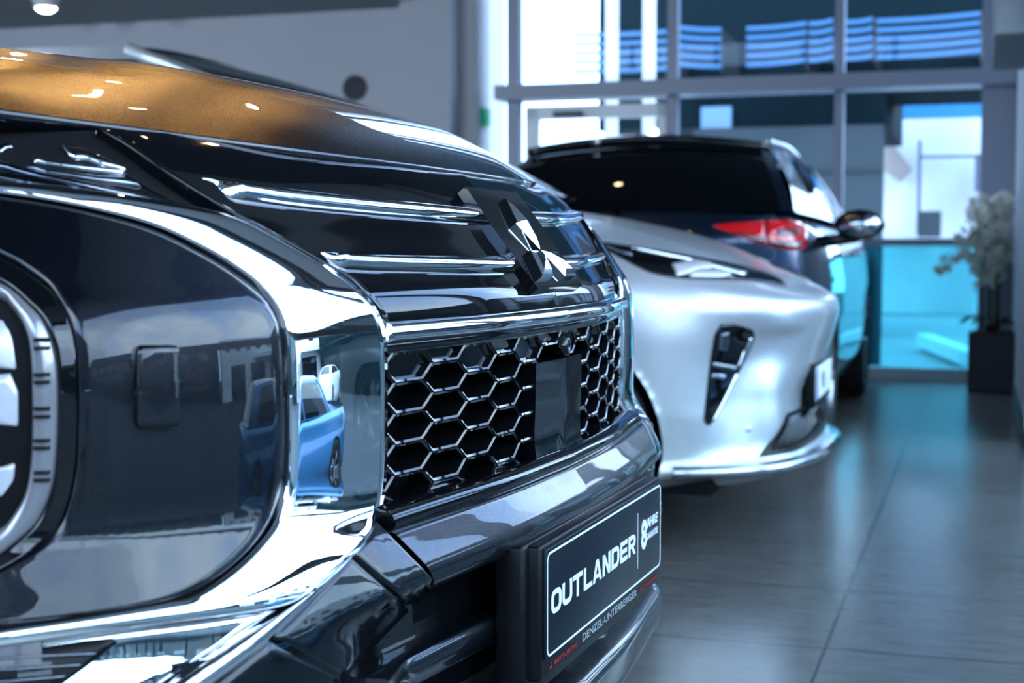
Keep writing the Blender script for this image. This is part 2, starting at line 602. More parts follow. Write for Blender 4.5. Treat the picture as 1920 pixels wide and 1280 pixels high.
# ---- chrome bracket around the lamp corner ---------------------------------
O = [(-60, 337), (100, 352), (230, 369), (367, 392), (450, 415), (540, 462), (600, 497), (655, 533), (697, 573), (718, 620), (722, 700),
     (722, 800), (720, 900), (706, 975), (680, 1020), (640, 1062), (590, 1109), (545, 1134), (440, 1152), (250, 1177), (0, 1214), (-60, 1224)]
I = [(-60, 358), (80, 377), (200, 401), (300, 430), (385, 470), (445, 506), (490, 540), (520, 580), (533, 620), (539, 665), (540, 740),
     (540, 820), (537, 890), (526, 945), (510, 985), (470, 1035), (420, 1080), (360, 1120), (300, 1133), (200, 1146), (0, 1170), (-60, 1178)]
def paired(A, B, n):
    """resample two matched lists at the same stations"""
    P = [Vector((a[0], a[1], b[0], b[1])) for a, b in zip(A, B)]
    Q = spline(P, n)
    return [(q[0], q[1]) for q in Q], [(q[2], q[3]) for q in Q]
O2, I2 = paired(O, I, 110)
suv.patch('chrome_bracket', [O2, I2], 110, 10, .004, .014, .12, mt=M['chrome'], label='broad mirror chrome bracket', sm=False, crown=.003)
# lower limb of the bracket running down around the fog pocket
suv.patch('chrome_lower_limb', [[(694, 1008), (640, 1066), (560, 1146), (500, 1203), (440, 1250), (360, 1310)],
                                [(566, 1133), (545, 1142), (480, 1176), (410, 1222), (352, 1262), (280, 1315)]], 40, 6, .0025, .014, mt=M['chrome'], crown=.006)
# body colour corner panel between lamp and bracket
LO = [(-60, 440), (0, 474), (43, 497), (98, 540), (130, 593), (143, 647), (147, 693), (148, 760), (146, 830), (143, 880), (130, 945), (107, 993), (50, 1038), (0, 1068), (-60, 1098)]
IO = [(-60, 362), (80, 381), (200, 405), (296, 434), (380, 474), (440, 510), (486, 545), (515, 585), (528, 622), (535, 740), (533, 880), (506, 983), (416, 1077), (298, 1130), (-60, 1175)]
A1, A2 = paired(LO, IO, 90)
suv.patch('corner_panel', [A1, A2], 90, 14, .001, .014, .15, mt=M['paint'], sm=False)
# washer cover on it
wc = []
for (px0, px1, py) in [(256, 322, 649), (252, 326, 658), (251, 327, 700), (251, 327, 760), (252, 326, 792), (257, 321, 802)]:
    wc.append((px0, px1, py))
suv.patch('washer_cover', [[(a, c) for a, b, c in wc], [((a+b)/2, c) for a, b, c in wc], [(b, c) for a, b, c in wc]], 24, 6, .0135, .014, .35, mt=M['paint'], crown=.002)

# ---- main lamp unit -------------------------------------------------------
RO = LO
RI = [(-60, 505), (0, 522), (35, 545), (75, 585), (95, 625), (108, 680), (111, 760), (108, 850), (98, 920), (72, 978), (32, 1015), (0, 1035), (-60, 1060)]
RJ = [(-60, 530), (0, 545), (20, 562), (42, 600), (53, 640), (58, 700), (59, 800), (55, 880), (45, 930), (20, 972), (0, 992), (-60, 1015)]
def rs(a, n): return [(q.x, q.y) for q in spline(a, n)]
suv.patch('lamp_surround', [rs(RO, 70), rs(RI, 70)], 70, 5, -.003, .014, .2, mt=M['gloss'])
lamp = suv.patch('headlamp', [rs(RI, 60), [(-60, 770)]*2], 60, 4, -.022, .004, mt=M['gloss'], ends=False)
for lo in lamp:
    pass
lg = suv.patch('light_guide', [rs(RI, 60), rs(RJ, 60)], 60, 5, -.006, .014, .3, mt=M['lamp_grey'], parent=None, crown=.004)
for k, yy in enumerate((636, 652, 702, 716, 766, 781, 826, 840, 886, 900)):
    tk = suv.patch('light_guide_rib', [[(62, yy-3), (94, yy-4)], [(62, yy+4), (94, yy+3)]], 6, 2, .001, .010, mt=M['black'])
    for o, h in zip(tk, lg): o.parent = h
# reflector bowls inside
for c in ([(-60, 575), (0, 585), (14, 610), (22, 645), (27, 690)], [(-60, 706), (0, 702), (16, 700), (31, 735), (31, 800)], [(-60, 885), (0, 880), (26, 872), (22, 905), (0, 935)]):
    lo_y = max(q[1] for q in c)
    inner = [(-60, lo_y), (-40, lo_y), (-20, lo_y), (-8, lo_y), (c[-1][0]-2, lo_y+2)]
    rf_ = suv.patch('reflector', [c, inner], 20, 5, -.012, .01, .2, mt=M['lamp_white'], sm=False)
    for o, h in zip(rf_, lamp): o.parent = h

# ---- slim upper headlight -------------------------------------------------
UT = [(-60, 214), (0, 222), (60, 229), (130, 242), (200, 284), (270, 328), (340, 366), (430, 402)]
UB = [(-60, 308), (0, 318), (70, 332), (150, 349), (230, 364), (300, 377), (370, 389), (425, 403)]
U1, U2 = paired(UT, UB, 40)
uh = suv.patch('upper_headlight', [U1, U2], 40, 6, -.010, .014, mt=M['gloss'], sm=False)
def hl(name, cs, mt_, off=-.004, crown=.003, m=3):
    off = -.0075 + (off+.004)*.5; crown *= .35
    o = suv.patch(name, cs, 24, m, off, .006, .3, mt=mt_, crown=crown)
    for a, b in zip(o, uh): a.parent = b
hl('lamp_trim', [[(-60, 282), (0, 286), (40, 300), (120, 318), (200, 336), (290, 357), (350, 372)], [(-60, 296), (0, 300), (40, 312), (120, 330), (200, 347), (290, 366), (350, 377)]], M['smoked_chrome'])
hl('lamp_reflector', [[(110, 256), (140, 262), (175, 272), (210, 290), (240, 308)], [(120, 268), (135, 283), (165, 287), (200, 300), (240, 310)]], M['chrome'], 0, .004)
hl('lamp_reflector', [[(62, 283), (110, 293), (170, 301), (240, 309)], [(62, 292), (110, 301), (170, 309), (235, 317)]], M['chrome'], 0, .004)
hl('lamp_bezel', [[(45, 296), (110, 306), (180, 316), (235, 318), (270, 337)], [(80, 311), (130, 318), (190, 327), (240, 333), (270, 337)]], M['smoked_chrome'], -.003, .002)
hl('lamp_bezel', [[(-60, 228), (0, 226), (60, 232), (105, 243)], [(-60, 250), (0, 246), (50, 250), (95, 253)]], M['black'], -.004, .001)
hl('lamp_reflector', [[(-60, 245), (0, 256), (15, 252), (24, 258)], [(-60, 268), (0, 270), (8, 264), (22, 262)]], M['smoked_chrome'], -.003, .002)

# ---- chrome bars on the upper panel ---------------------------------------
def bar(cs, nm='chrome_bar'):
    return suv.patch(nm, cs, 70, 3, .002, .006, .2, prof=[(0, -.003), (.25, .001), (.40, .002), (.55, .0075), (.85, .0070), (1, -.002)], mt=M['chrome'], taper=4)
B1 = [[(372, 331), (450, 339), (560, 353), (700, 369), (800, 379), (906, 390)],
      [(400, 341), (450, 349), (560, 363), (700, 377), (800, 386), (909, 397)],
      [(415, 356), (450, 360), (560, 374), (700, 388), (800, 397), (913, 407)],
      [(430, 371), (460, 374), (560, 388), (700, 402), (800, 410), (915, 418)]]
B2 = [[(598, 471), (640, 473), (720, 475), (800, 477), (900, 478), (968, 478)],
      [(606, 477), (640, 480), (720, 483), (800, 485), (900, 486), (971, 486)],
      [(620, 488), (650, 491), (720, 494), (800, 496), (900, 498), (974, 497)],
      [(637, 501), (665, 503), (720, 506), (800, 508), (900, 510), (976, 510)]]
bar(B1); bar(B2)

# ---- grille -----------------------------------------------------------------
GL, GH, GW = .702, .853, .437
def gp(y, z, off):
    y = clamp(y, -GW, GW); z = clamp(z, GL, GH)
    return fx(y, z, off)[0]
ha, hb, hh = .0245, .0455, .0305
grille = MB(); cells = 0
def hexv(yc, zc, dl_):
    a = ha - dl_*.325; b = hb - dl_*1.7; h = hh/2 - dl_
    return [(yc+b, zc), (yc+a, zc+h), (yc-a, zc+h), (yc-b, zc), (yc-a, zc-h), (yc+a, zc-h)]
for ci in range(-7, 7):
    yc = .035 + .07*ci
    for ri in range(-4, 5):
        zc = .775 + hh*ri + (0 if ci % 2 == 0 else hh/2)
        if zc < GL - hh*.45 or zc > GH + hh*.45: continue
        if abs(yc) < .07 and zc < .828: continue
        filled = zc > .834 or zc < .712
        deep = -.009 if filled else -.034
        rings = [(0, -.002), (.0006, -.0004), (.0028, -.0016), (.0032, -.0048), (.0048, deep)]
        G = [[gp(y, z, o) for y, z in hexv(yc, zc, d_)] for d_, o in rings]
        grille.grid(G, True)
        b = len(grille.V)
        grille.V += [v.copy() for v in G[-1]]
        grille.F.append(tuple(range(b, b+6)))
gr = sharp(grille.build('honeycomb_grille', M['gloss'], R0), 20)
G = [[gp(-GW + 2*GW*i/60, GL + (GH-GL)*k/8, -.038) for i in range(61)] for k in range(9)]
MB().grid(G).build('grille_backing', M['dark'], gr)
def strip(name, y0, y1, prof, mt_, n=90, parent=R0):
    """a moulding along the nose: prof = (z, offset) pairs"""
    G = []
    for z, o in prof:
        G.append([fx(y0 + (y1-y0)*i/n, z, o)[0] for i in range(n+1)])
    b = MB().grid(G)
    for e in (0, n):
        q = [G[k][e] for k in range(len(G))]
        bb = len(b.V); b.V += [v.copy() for v in q]; b.F.append(tuple(range(bb, bb+len(q))))
    return b.build(name, mt_, parent)
strip('grille_upper_band', -.437, .437, [(.864, -.03), (.864, -.002), (.8615, .001), (.851, .001), (.850, -.002), (.850, -.03)], M['gloss'])
strip('grille_chrome_strip', -.428, .428, [(.8805, -.012), (.8805, .003), (.878, .009), (.8735, .012), (.866, .0125), (.863, .011), (.8615, .006), (.861, -.01)], M['chrome'])
strip('grille_lower_lip', -.46, .46, [(.707, -.04), (.707, .000), (.703, .005), (.696, .010), (.690, .011), (.686, .006), (.684, -.014)], M['gloss'])
# smooth radar cover in the middle with the camera above it
rc = MB()
G = []
for k in range(9):
    z = .706 + (.818-.706)*k/8
    G.append([fx(-.092 + .184*i/16, z, .002)[0] for i in range(17)])
rim_ = [[v + Vector((-.03, 0, 0)) for v in G[0]]] + G + [[v + Vector((-.03, 0, 0)) for v in G[-1]]]
rim_ = [[r[0] + Vector((-.03, 0, 0))] + r + [r[-1] + Vector((-.03, 0, 0))] for r in rim_]
rc.grid(rim_)
rcov = sharp(rc.build('radar_cover', M['gloss'], R0), 30)
pc, nc = fx(.012, .832, .0)
Mx = Matrix.Translation(pc) @ nc.to_track_quat('Z', 'Y').to_matrix().to_4x4()
MB().lathe([(0, .004), (.004, .0045), (.005, .008), (.011, .007), (.0125, .001), (.0125, -.01)], 24, Mx).build('front_camera', M['gloss'], R0)

# ---- emblem -----------------------------------------------------------------
p0, n0 = fx(0, .930), None
p1 = fx(0, .985)[0]; p0 = p0[0]
T = (p1-p0).normalized(); NN = Vector((T.z, 0, -T.x))
if NN.x < 0: NN = -NN
ec = suv.at_y(1014, 482, 0.0)
ec = fx(0, clamp(ec.z, .93, .97))[0]
eb = MB()
EY = Vector((0, 1, 0))
def ep(a, b, h): return ec + EY*a + T*b + NN*h
outline = [(-.088, -.052), (.088, -.052), (.098, .03), (.092, .098), (-.092, .098), (-.098, .03)]
eb.ngon([ep(a, b, -.004) for a, b in outline], NN*.013)
base_ = sharp(eb.build('emblem_base', M['gloss'], R0), 30)
aa = .047
s3 = sqrt(3)/2
def diamond(pts):
    c = sum((Vector(q) for q in pts), Vector((0, 0)))/4
    b = MB()
    out = [Vector(q).lerp(c, .035) for q in pts]
    mid = [Vector(q).lerp(c, .13) for q in pts]
    cen = [Vector(q).lerp(c, .42) for q in pts]
    G = [[ep(q.x, q.y, .007) for q in out], [ep(q.x, q.y, .0145) for q in out], [ep(q.x, q.y, .0165) for q in mid], [ep(q.x, q.y, .0200) for q in cen]]
    b.grid(G, True)
    bb = len(b.V); b.V += [ep(c.x, c.y, .0222)]
    for k in range(4):
        b.F.append((bb-4+k, bb-4+(k+1) % 4, bb))
    return sharp(b.build('emblem_diamond', M['chrome'], base_), 8)
diamond([(0, 0), (aa/2, s3*aa), (0, 2*s3*aa), (-aa/2, s3*aa)])
diamond([(0, 0), (-aa, 0), (-1.5*aa, -s3*aa), (-.5*aa, -s3*aa)])
diamond([(0, 0), (aa, 0), (1.5*aa, -s3*aa), (.5*aa, -s3*aa)])

# ---- bumper -----------------------------------------------------------------
lipc = [(700, 969), (735, 978), (783, 983)]
pa, pb = suv.cast(704, 974)[0], suv.cast(815, 1088)[0]
G = []
for k in range(17):
    f = k/16
    z = lerp(.683, .6245, f)
    y0 = lerp(pa.y, pb.y, f)
    G.append([fx(y0*(1-2*i/130), z, .002)[0] for i in range(131)])
full = [[v + Vector((-.03, 0, 0)) for v in G[0]]] + G + [[v + Vector((-.03, 0, .004)) for v in G[-1]]]
suv.part(MB().grid(full), 'bumper_beam', M['paint'])
suv.patch('bumper_corner', [[(703, 974), (686, 1010), (658, 1036)], [(817, 1090), (792, 1118), (773, 1137)]], 20, 12, .002, .012, .05, mt=M['paint'])
suv.patch('bumper_corner', [[(655, 1038), (600, 1101), (548, 1158), (509, 1195)], [(769, 1141), (735, 1175), (690, 1221), (645, 1270)]], 24, 10, .002, .012, .05, mt=M['paint'])
suv.patch('bumper_corner', [[(506, 1198), (450, 1245), (400, 1285), (340, 1330)], [(641, 1273), (620, 1296), (600, 1318), (570, 1350)]], 20, 8, .002, .012, .05, mt=M['paint'])
# gloss black lower intake panel, sensor, lower bars
V, F = front.sub(lambda c: .43 < c.z < .622 and abs(c.y) < .72, .001)
mk('lower_intake', V, F, M['gloss'], R0)
sp = suv.cast(910, 1148); Mx = Matrix.Translation(sp[0]) @ sp[1].to_track_quat('Z', 'Y').to_matrix().to_4x4()
MB().lathe([(0, .003), (.0065, .0035), (.0075, .002), (.0085, .005), (.0115, .004), (.0125, 0), (.0125, -.01)], 28, Mx).build('parking_sensor', M['gloss'], R0)
strip('lower_bar', -.52, .52, [(.558, -.01), (.560, .028), (.557, .034), (.548, .036), (.530, .034), (.526, .028), (.528, -.01)], M['paint'])
V, F = front.sub(lambda c: .345 < c.z < .432, .004)
mk('bumper_lip', V, F, M['paint'], R0)
# dark pocket with louvres under the bracket
suv.patch('fog_pocket', [[(-60, 1225), (0, 1217), (200, 1184), (400, 1160), (540, 1138)], [(-60, 1330), (0, 1330), (100, 1325), (200, 1310), (290, 1300)]], 40, 8, -.006, .01, mt=M['chrome'], crown=-.004)
lv = suv.patch('louvre_frame', [[(-60, 1232), (60, 1214), (212, 1195), (222, 1204)], [(-60, 1330), (20, 1320), (80, 1310), (118, 1285)]], 24, 5, -.0035, .008, mt=M['black'])
for k in range(4):
    y_ = 1222 + 21*k
    x1_ = 182 - 29*k
    tk = suv.patch('louvre', [[(-60, y_+14), (40, y_+6), (x1_, y_)], [(-60, y_+21), (40, y_+13), (x1_-4, y_+6)]], 16, 2, .001, .006, .3, mt=M['smoked_chrome'], crown=.003)
    for o, h in zip(tk, lv): o.parent = h

# ---- number plate holder ------------------------------------------------------
hb_ = suv.at_x(1020, 1045, 0.0); ht = suv.at_x(1238, 893, 0.0)
PY0 = suv.at_x(1021, 1100, 0).y; PY1 = suv.at_x(1239, 960, 0).y
PZ1 = suv.at_x(1020, 1030, 0).z; PZ0 = suv.at_x(1020, 1243, 0).z; PZB = suv.at_x(1020, 1276, 0).z
print('plate', PY0, PY1, PZ0, PZ1, PZB)
cy, cw = (PY0+PY1)/2, (PY1-PY0)
hold = MB()
hold.box((-.022, cy, (PZ1+PZB)/2), (.038, cw+.010, PZ1-PZB+.006), bev=.004)
hd = hold.build('plate_holder', M['black'], R0)
hb2 = MB()
hb2.box((-.034, cy-.012, (PZ1+PZB)/2-.01), (.034, cw+.016, PZ1-PZB+.03), bev=.005)
hb2.build('plate_bracket', M['black'], hd)
pl = MB(); pl.box((-.0015, cy, (PZ0+PZ1)/2), (.004, cw-.006, PZ1-PZ0-.004), bev=.0012)
plate = pl.build('name_plate', M['sign'], R0); plate['label'] = 'navy show plate with white lettering'
def rrect(y0, y1, z0, z1, r, n=6):
    P = []
    for (a, b, st) in ((y1-r, z1-r, 0), (y0+r, z1-r, 90), (y0+r, z0+r, 180), (y1-r, z0+r, 270)):
        for k in range(n+1):
            t = radians(st + 90*k/n); P.append((a + r*cos(t), b + r*sin(t)))
    return P
o1 = rrect(PY0+.006, PY1-.006, PZ0+.003, PZ1-.006, .010); o2 = rrect(PY0+.0085, PY1-.0085, PZ0+.0055, PZ1-.0085, .008)
XP = .0008
b = MB().grid([[Vector((XP, y, z)) for y, z in o1], [Vector((XP+.0004, y, z)) for y, z in o1], [Vector((XP+.0004, y, z)) for y, z in o2], [Vector((XP, y, z)) for y, z in o2]], True)
b.build('plate_border', M['sign_white'], plate, sm=False)
def text_mesh(name, body, y0, y1, z0, z1, mt_, parent, x=XP, bold=.012, shear=0.0, thick=.0005):
    cu = bpy.data.curves.new(name, 'FONT'); cu.body = body; cu.size = 1.0; cu.offset = bold; cu.resolution_u = 6; cu.shear = shear
    to = bpy.data.objects.new(name, cu); COL.objects.link(to)
    dg = bpy.context.evaluated_depsgraph_get()
    me = bpy.data.meshes.new_from_object(to.evaluated_get(dg))
    bpy.data.objects.remove(to)
    xs = [v.co.x for v in me.vertices]; zs = [v.co.y for v in me.vertices]
    ax, bx_, az, bz = min(xs), max(xs), min(zs), max(zs)
    V = [Vector((x, lerp(y0, y1, (v.co.x-ax)/(bx_-ax)), lerp(z0, z1, (v.co.y-az)/(bz-az)))) for v in me.vertices]
    F = [tuple(p.vertices) for p in me.polygons]
    # give the print a little thickness
    mb = MB()
    for f in F: mb.ngon([V[i] for i in f], Vector((thick, 0, 0)))
    bpy.data.meshes.remove(me)
    return mb.build(name, mt_, parent, sm=False)
def yx(px, py): return suv.at_x(px, py, 0).y
def zx(px, py): return suv.at_x(px, py, 0).z
def block_word(word, y0, y1, z0, z1, parent):
    t = .235; q = t*.92
    def arc(cx, cy, r, a0, a1, n=5): return [(cx + r*cos(radians(a0+(a1-a0)*k/n)), cy + r*sin(radians(a0+(a1-a0)*k/n))) for k in range(n+1)]
    def ring(mb, A, Bp, f):
        n = len(A)
        for k in range(n):
            j = (k+1) % n
            mb.ngon([f(*A[k]), f(*A[j]), f(*Bp[j]), f(*Bp[k])], Vector((.0005, 0, 0)))
    shapes = {
        'U': [[(0, 1), *arc(.34, .34, .34, 180, 270), *arc(.66, .34, .34, 270, 360), (1, 1), (1-t, 1), *arc(.66, .36, .34-t+.02, 360, 270), *arc(.34, .36, .34-t+.02, 270, 180), (t, 1)]],
        'T': [[(0, 1), (1, 1), (1, 1-q), (.5+t/2, 1-q), (.5+t/2, 0), (.5-t/2, 0), (.5-t/2, 1-q), (0, 1-q)]],
        'L': [[(.06, 1), (.06+t, 1), (.06+t, q), (1, q), (1, 0), (.06, 0)]],
        'A': [[(-.02, 0), (.36, 1), (.64, 1), (.50, .78), (.22, 0)], [(.64, 1), (1.02, 0), (.78, 0), (.50, .78)], [(.28, .16), (.72, .16), (.66, .34), (.34, .34)]],
        'N': [[(.03, 0), (.03, 1), (.03+t, 1), (.03+t, 0)], [(.97-t, 0), (.97-t, 1), (.97, 1), (.97, 0)], [(.03, 1), (.30, 1), (.97, 0), (.70, 0)]],
        'E': [[(.05, 0), (.05, 1), (.98, 1), (.98, 1-q), (.05+t, 1-q), (.05+t, .5+q/2), (.92, .5+q/2), (.92, .5-q/2), (.05+t, .5-q/2), (.05+t, q), (.98, q), (.98, 0)]],
        'R': [[(.04, 0), (.04, 1), (.04+t, 1), (.04+t, 0)], [(.04+t, 1), (.68, 1), *arc(.68, .68, .32, 90, -90), (.04+t, .36), (.04+t, .36+q), *arc(.66, .68, .32-q, -90, 90), (.04+t, 1-q)], [(.42, .38), (.70, .38), (1.02, 0), (.74, 0)]],
    }
    rr4 = lambda a, b, r: arc(b[0]-r, b[1]-r, r, 0, 90) + arc(a[0]+r, b[1]-r, r, 90, 180) + arc(a[0]+r, a[1]+r, r, 180, 270) + arc(b[0]-r, a[1]+r, r, 270, 360)
    n = len(word); pitch = (y1-y0)/(n - .10)
    for i, ch in enumerate(word):
        f = lambda a, b: Vector((XP, y0 + pitch*(i + a*.90), lerp(z0, z1, b)))
        mb = MB()
        if ch == 'O': ring(mb, rr4((0, 0), (1, 1), .36), rr4((t, q), (1-t, 1-q), .15), f)
        elif ch == 'D':
            A = [(.02, 0), *arc(.64, .36, .36, 270, 360), *arc(.64, .64, .36, 0, 90), (.02, 1)]
            Bq = [(.02+t, q), *arc(.62, q+.15, .15, 270, 360), *arc(.62, 1-q-.15, .15, 0, 90), (.02+t, 1-q)]
            ring(mb, A, Bq, f)
        else:
            for P in shapes[ch]: mb.ngon([f(*p) for p in P], Vector((.0005, 0, 0)))
        mb.build('plate_lettering', M['sign_white'], parent, sm=False)
block_word('OUTLANDER', yx(1032, 1125), yx(1190, 1015), zx(1032, 1154), zx(1032, 1109), plate)
yb = yx(1194.5, 1010)
MB().box((XP+.0002, yb, (zx(1195, 1065)+zx(1195, 962))/2), (.0005, .0012, zx(1195, 962)-zx(1195, 1065))).build('plate_divider', M['sign_white'], plate, sm=False)
text_mesh('plate_lettering', '8', yx(1201, 1000), yx(1211, 1000), zx(1206, 1029), zx(1206, 974), M['sign_white'], plate, bold=.04)
text_mesh('plate_lettering', 'JAHRE', yx(1209, 990), yx(1232, 970), zx(1211, 997), zx(1211, 973), M['sign_white'], plate, bold=.02, shear=.15)
text_mesh('plate_lettering', 'GARANTIE', yx(1210, 1004), yx(1232, 985), zx(1211, 1013), zx(1211, 1001), M['sign_white'], plate, bold=.01, shear=.1)
zs0, zs1 = PZB+.004, PZ0-.006
text_mesh('holder_lettering', 'DENZEL-UNTERBERGER', yx(1096, 1200), yx(1197, 1130), zs0, zs1, M['sign_silver'], hd, x=-.0028, bold=.01)
text_mesh('holder_lettering', 'MITSUBISHI', yx(1044, 1255), yx(1086, 1222), zs0+.001, zs1-.003, M['sign_red'], hd, x=-.0028, bold=.01)
text_mesh('holder_lettering', 'MITSUBISHI', yx(1203, 1115), yx(1234, 1085), zs0+.002, zs1-.003, M['sign_red'], hd, x=-.0028, bold=.01)
bm_ = MB(); q = (zs1-zs0)*.36; cy2, cz2 = yx(1037, 1262), zs0 + (zs1-zs0)*.40
for P in ([(0, 0), (q/2, s3*q), (0, 2*s3*q), (-q/2, s3*q)], [(0, 0), (-q, 0), (-1.5*q, -s3*q), (-.5*q, -s3*q)], [(0, 0), (q, 0), (1.5*q, -s3*q), (.5*q, -s3*q)]):
    bm_.ngon([Vector((-.0028, cy2 + a*.94, cz2 + b_*.94)) for a, b_ in P], Vector((.0005, 0, 0)))
bm_.build('holder_mark', M['sign_red'], hd, sm=False)

# ---- rest of the body (mostly beyond the left edge of the picture) -----------
LOOP = [(-.6, .922), (-.9, .93), (-2.3, .935), (-3.7, .925), (-4.25, .87), (-4.52, .72), (-4.60, .4), (-4.62, 0)]
def inset_side(z, nx, ny, x, y):
    side = table([(.25, -.10), (.36, -.03), (.55, -.005), (.75, 0), (.95, -.02), (1.04, -.07), (1.08, -.12)], z)
    fr = table(FRONT, z)
    return lerp(side, fr, smooth(-1.25, -.7, x))
rear = Shell([(-.45, .900)] + LOOP, 150, zrange(.28, 1.065, .03), inset_side)
yF = abs(suv.cast(-52, 700)[0].y)
for sg in (1, -1):
    V, F = front.sub(lambda c: c.y*sg > yF and c.z < 1.075, .001, [(-1.02, .37, .40)])
    mk('front_fender', V, F, M['paint'], R0)
V, F = rear.sub(lambda c: c.x < -1.27, .002, [(-1.02, .37, .40), (-3.72, .37, .40)])
mk('body_side', V, F, M['paint'], R0)
for xc in (-1.02, -3.72):
    for sg in (-1, 1):
        wheel(suv, xc, sg*.815, .37, .24)
MB().box((-2.35, 0, .33), (4.1, 1.30, .14)).build('underbody', M['dark'], R0)
MB().box((-3.0, 0, .90), (2.9, 1.60, .22)).build('cabin_floor', M['dark'], R0)
greenhouse(suv, dict(wb=.80, wt=.60, p=(-1.28, 1.20, -2.02, 1.66, -3.95, 1.66, -4.42, 1.12), rails=M['smoked_chrome']), M['paint'], M['glass_dark'])
# ================================================================== the silver car
RA = atan2(-.3025, .953)
SLOOP = [(0, 0), (-.012, .25), (-.05, .45), (-.12, .62), (-.22, .74), (-.36, .83), (-.55, .885), (-.85, .92), (-1.3, .93), (-2.4, .935), (-3.6, .925), (-4.1, .88), (-4.40, .74), (-4.50, .4), (-4.52, 0)]
SF = [(.20, -.14), (.235, -.06), (.25, -.005), (.268, .012), (.285, -.010), (.35, -.035), (.46, -.045), (.58, -.030), (.68, -.004), (.74, .008), (.78, -.004), (.81, -.05), (.83, -.10)]
SS = [(.20, -.12), (.235, -.05), (.25, -.012), (.268, -.005), (.30, -.015), (.45, 0), (.62, 0), (.72, -.012), (.80, -.06), (.83, -.10)]
def inset_silver(z, nx, ny, x, y):
    f = table(SF, z); s = table(SS, z)
    w = smooth(.25, .85, nx) if nx > 0 else 0
    r = smooth(.3, .9, -nx)
    rr_ = table([(.2, -.15), (.3, -.02), (.6, 0), (.83, -.06)], z)
    return s*(1-max(w, r)) + f*w + rr_*r
def slift(x): return .19*smooth(-.02, -.95, x) + .03*smooth(-.9, -2.0, x)
SFOG = Vector((-.26, -.70, .60))
def mod_silver(p, nx, ny):
    p = p.copy()
    p.z += slift(p.x)*smooth(.45, .80, p.z)
    n = Vector((nx, ny, 0))
    if p.x > -.9:
        a = abs(p.y)
        # pocket that holds the upright lamp, deepest under its top edge
        u = (a - .70); v = (p.z - .60)
        d = exp(-(u/.085)**2 - (v/.16)**2)
        shelf = exp(-((a-.585)/.10)**2)*smooth(.712, .672, p.z)*(1 - smooth(.66, .50, p.z))
        p -= n*(.024*d + .034*shelf)
        # cheek above the lower intake
        p += n*.018*exp(-((a-.56)/.10)**2 - ((p.z-.42)/.10)**2)
        # lower centre pulled back around the plate and intake
        p -= n*.030*exp(-(a/.40)**4)*exp(-((p.z-.40)/.13)**4)
    return p
silver_shell = Shell(SLOOP, 330, zrange(.20, .83, .010), inset_silver, mod_silver)
silver = Car('silver_car', (1.135, 5.20, 0), RA, silver_shell)
tag(silver.root, 'silver electric car parked behind the black SUV, slim headlamp and upright fog lamp', 'car')
SR = silver.root
ARCH = [(-.815, .345, .38), (-3.62, .345, .375)]
V, F = silver_shell.sub(lambda c: True, 0, ARCH)
mk('body_shell', V, F, M['silver'], SR)
top = silver_shell.G[-1]
ring = sorted([(p.x, p.y, p.z) for p in top if p.y >= -1e-6])
def sY(x):
    return table_lin([(a, b) for a, b, c in ring], x)
def table_lin(t, x):
    if x <= t[0][0]: return t[0][1]
    for i in range(len(t)-1):
        if t[i][0] <= x <= t[i+1][0]:
            return lerp(t[i][1], t[i+1][1], (x-t[i][0])/max(1e-9, t[i+1][0]-t[i][0]))
    return t[-1][1]
xN = ring[-1][0]
HC = [(0, .83), (.03, .852), (.08, .872), (.16, .90), (.28, .955), (.42, 1.005), (.60, 1.050), (.82, 1.090), (1.1, 1.12), (1.4, 1.13), (3.0, 1.13), (4.3, 1.05)]
G = []
for k in range(60):
    s = .001 + 1.25*(k/59)**2
    x = xN - s
    Y = sY(x); zs_ = .83 + slift(x)*1.0
    row = []
    for i in range(61):
        f = -1 + 2*i/60
        fo = sin(f*pi/2)
        zc_ = table(HC, s)
        crease = .012*exp(-((abs(fo)-.62)/.07)**2)*smooth(0, .5, s)
        row.append(Vector((x, Y*fo, lerp(zc_, zs_, abs(fo)**3.2) + crease*(1-abs(fo)))))
    G.append(row)
bonnet = silver.part(MB().grid(G), 'bonnet', M['silver'])[0]
BV = list(silver_shell.V) + [v.co.copy() for v in bonnet.data.vertices]
BF = list(silver_shell.F) + [tuple(q + len(silver_shell.V) for q in p.vertices) for p in bonnet.data.polygons]
silver_full = BVHTree.FromPolygons(BV, BF)
MB().box((-2.6, 0, 1.0), (2.9, 1.55, .06)).build('cabin_floor', M['dark'], SR)
MB().box((-2.25, 0, .235), (3.9, 1.5, .10)).build('underbody', M['dark'], SR)
b_ = MB(); r0_ = silver_shell.G[0]
b_.grid([[Vector((p.x, p.y, .203)) for p in r0_], [Vector((-2.2 + (p.x+2.2)*.9, p.y*.86, .165)) for p in r0_]], True)
n_ = len(b_.V)//2; b_.F.append(tuple(range(n_, 2*n_)))
b_.build('under_tray', M['dark'], SR, False)
for xc in (-.815, -3.62):
    for sg in (-1, 1):
        wheel(silver, xc, sg*.81, .345, .23)
    MB().box((xc, 0, .5), (.8, 1.25, .5)).build('wheel_arch_liner', M['dark'], SR)
greenhouse(silver, dict(wb=.80, wt=.60, p=(-.98, 1.15, -2.50, 1.715, -3.7, 1.66, -4.34, 1.05), c=(.28, -.05, .1, .1), drop=.04, arch=.05, bulge=.045, d1=.0, pz=.0, pr=.022, rails=None), M['silver'], M['glass_green'])

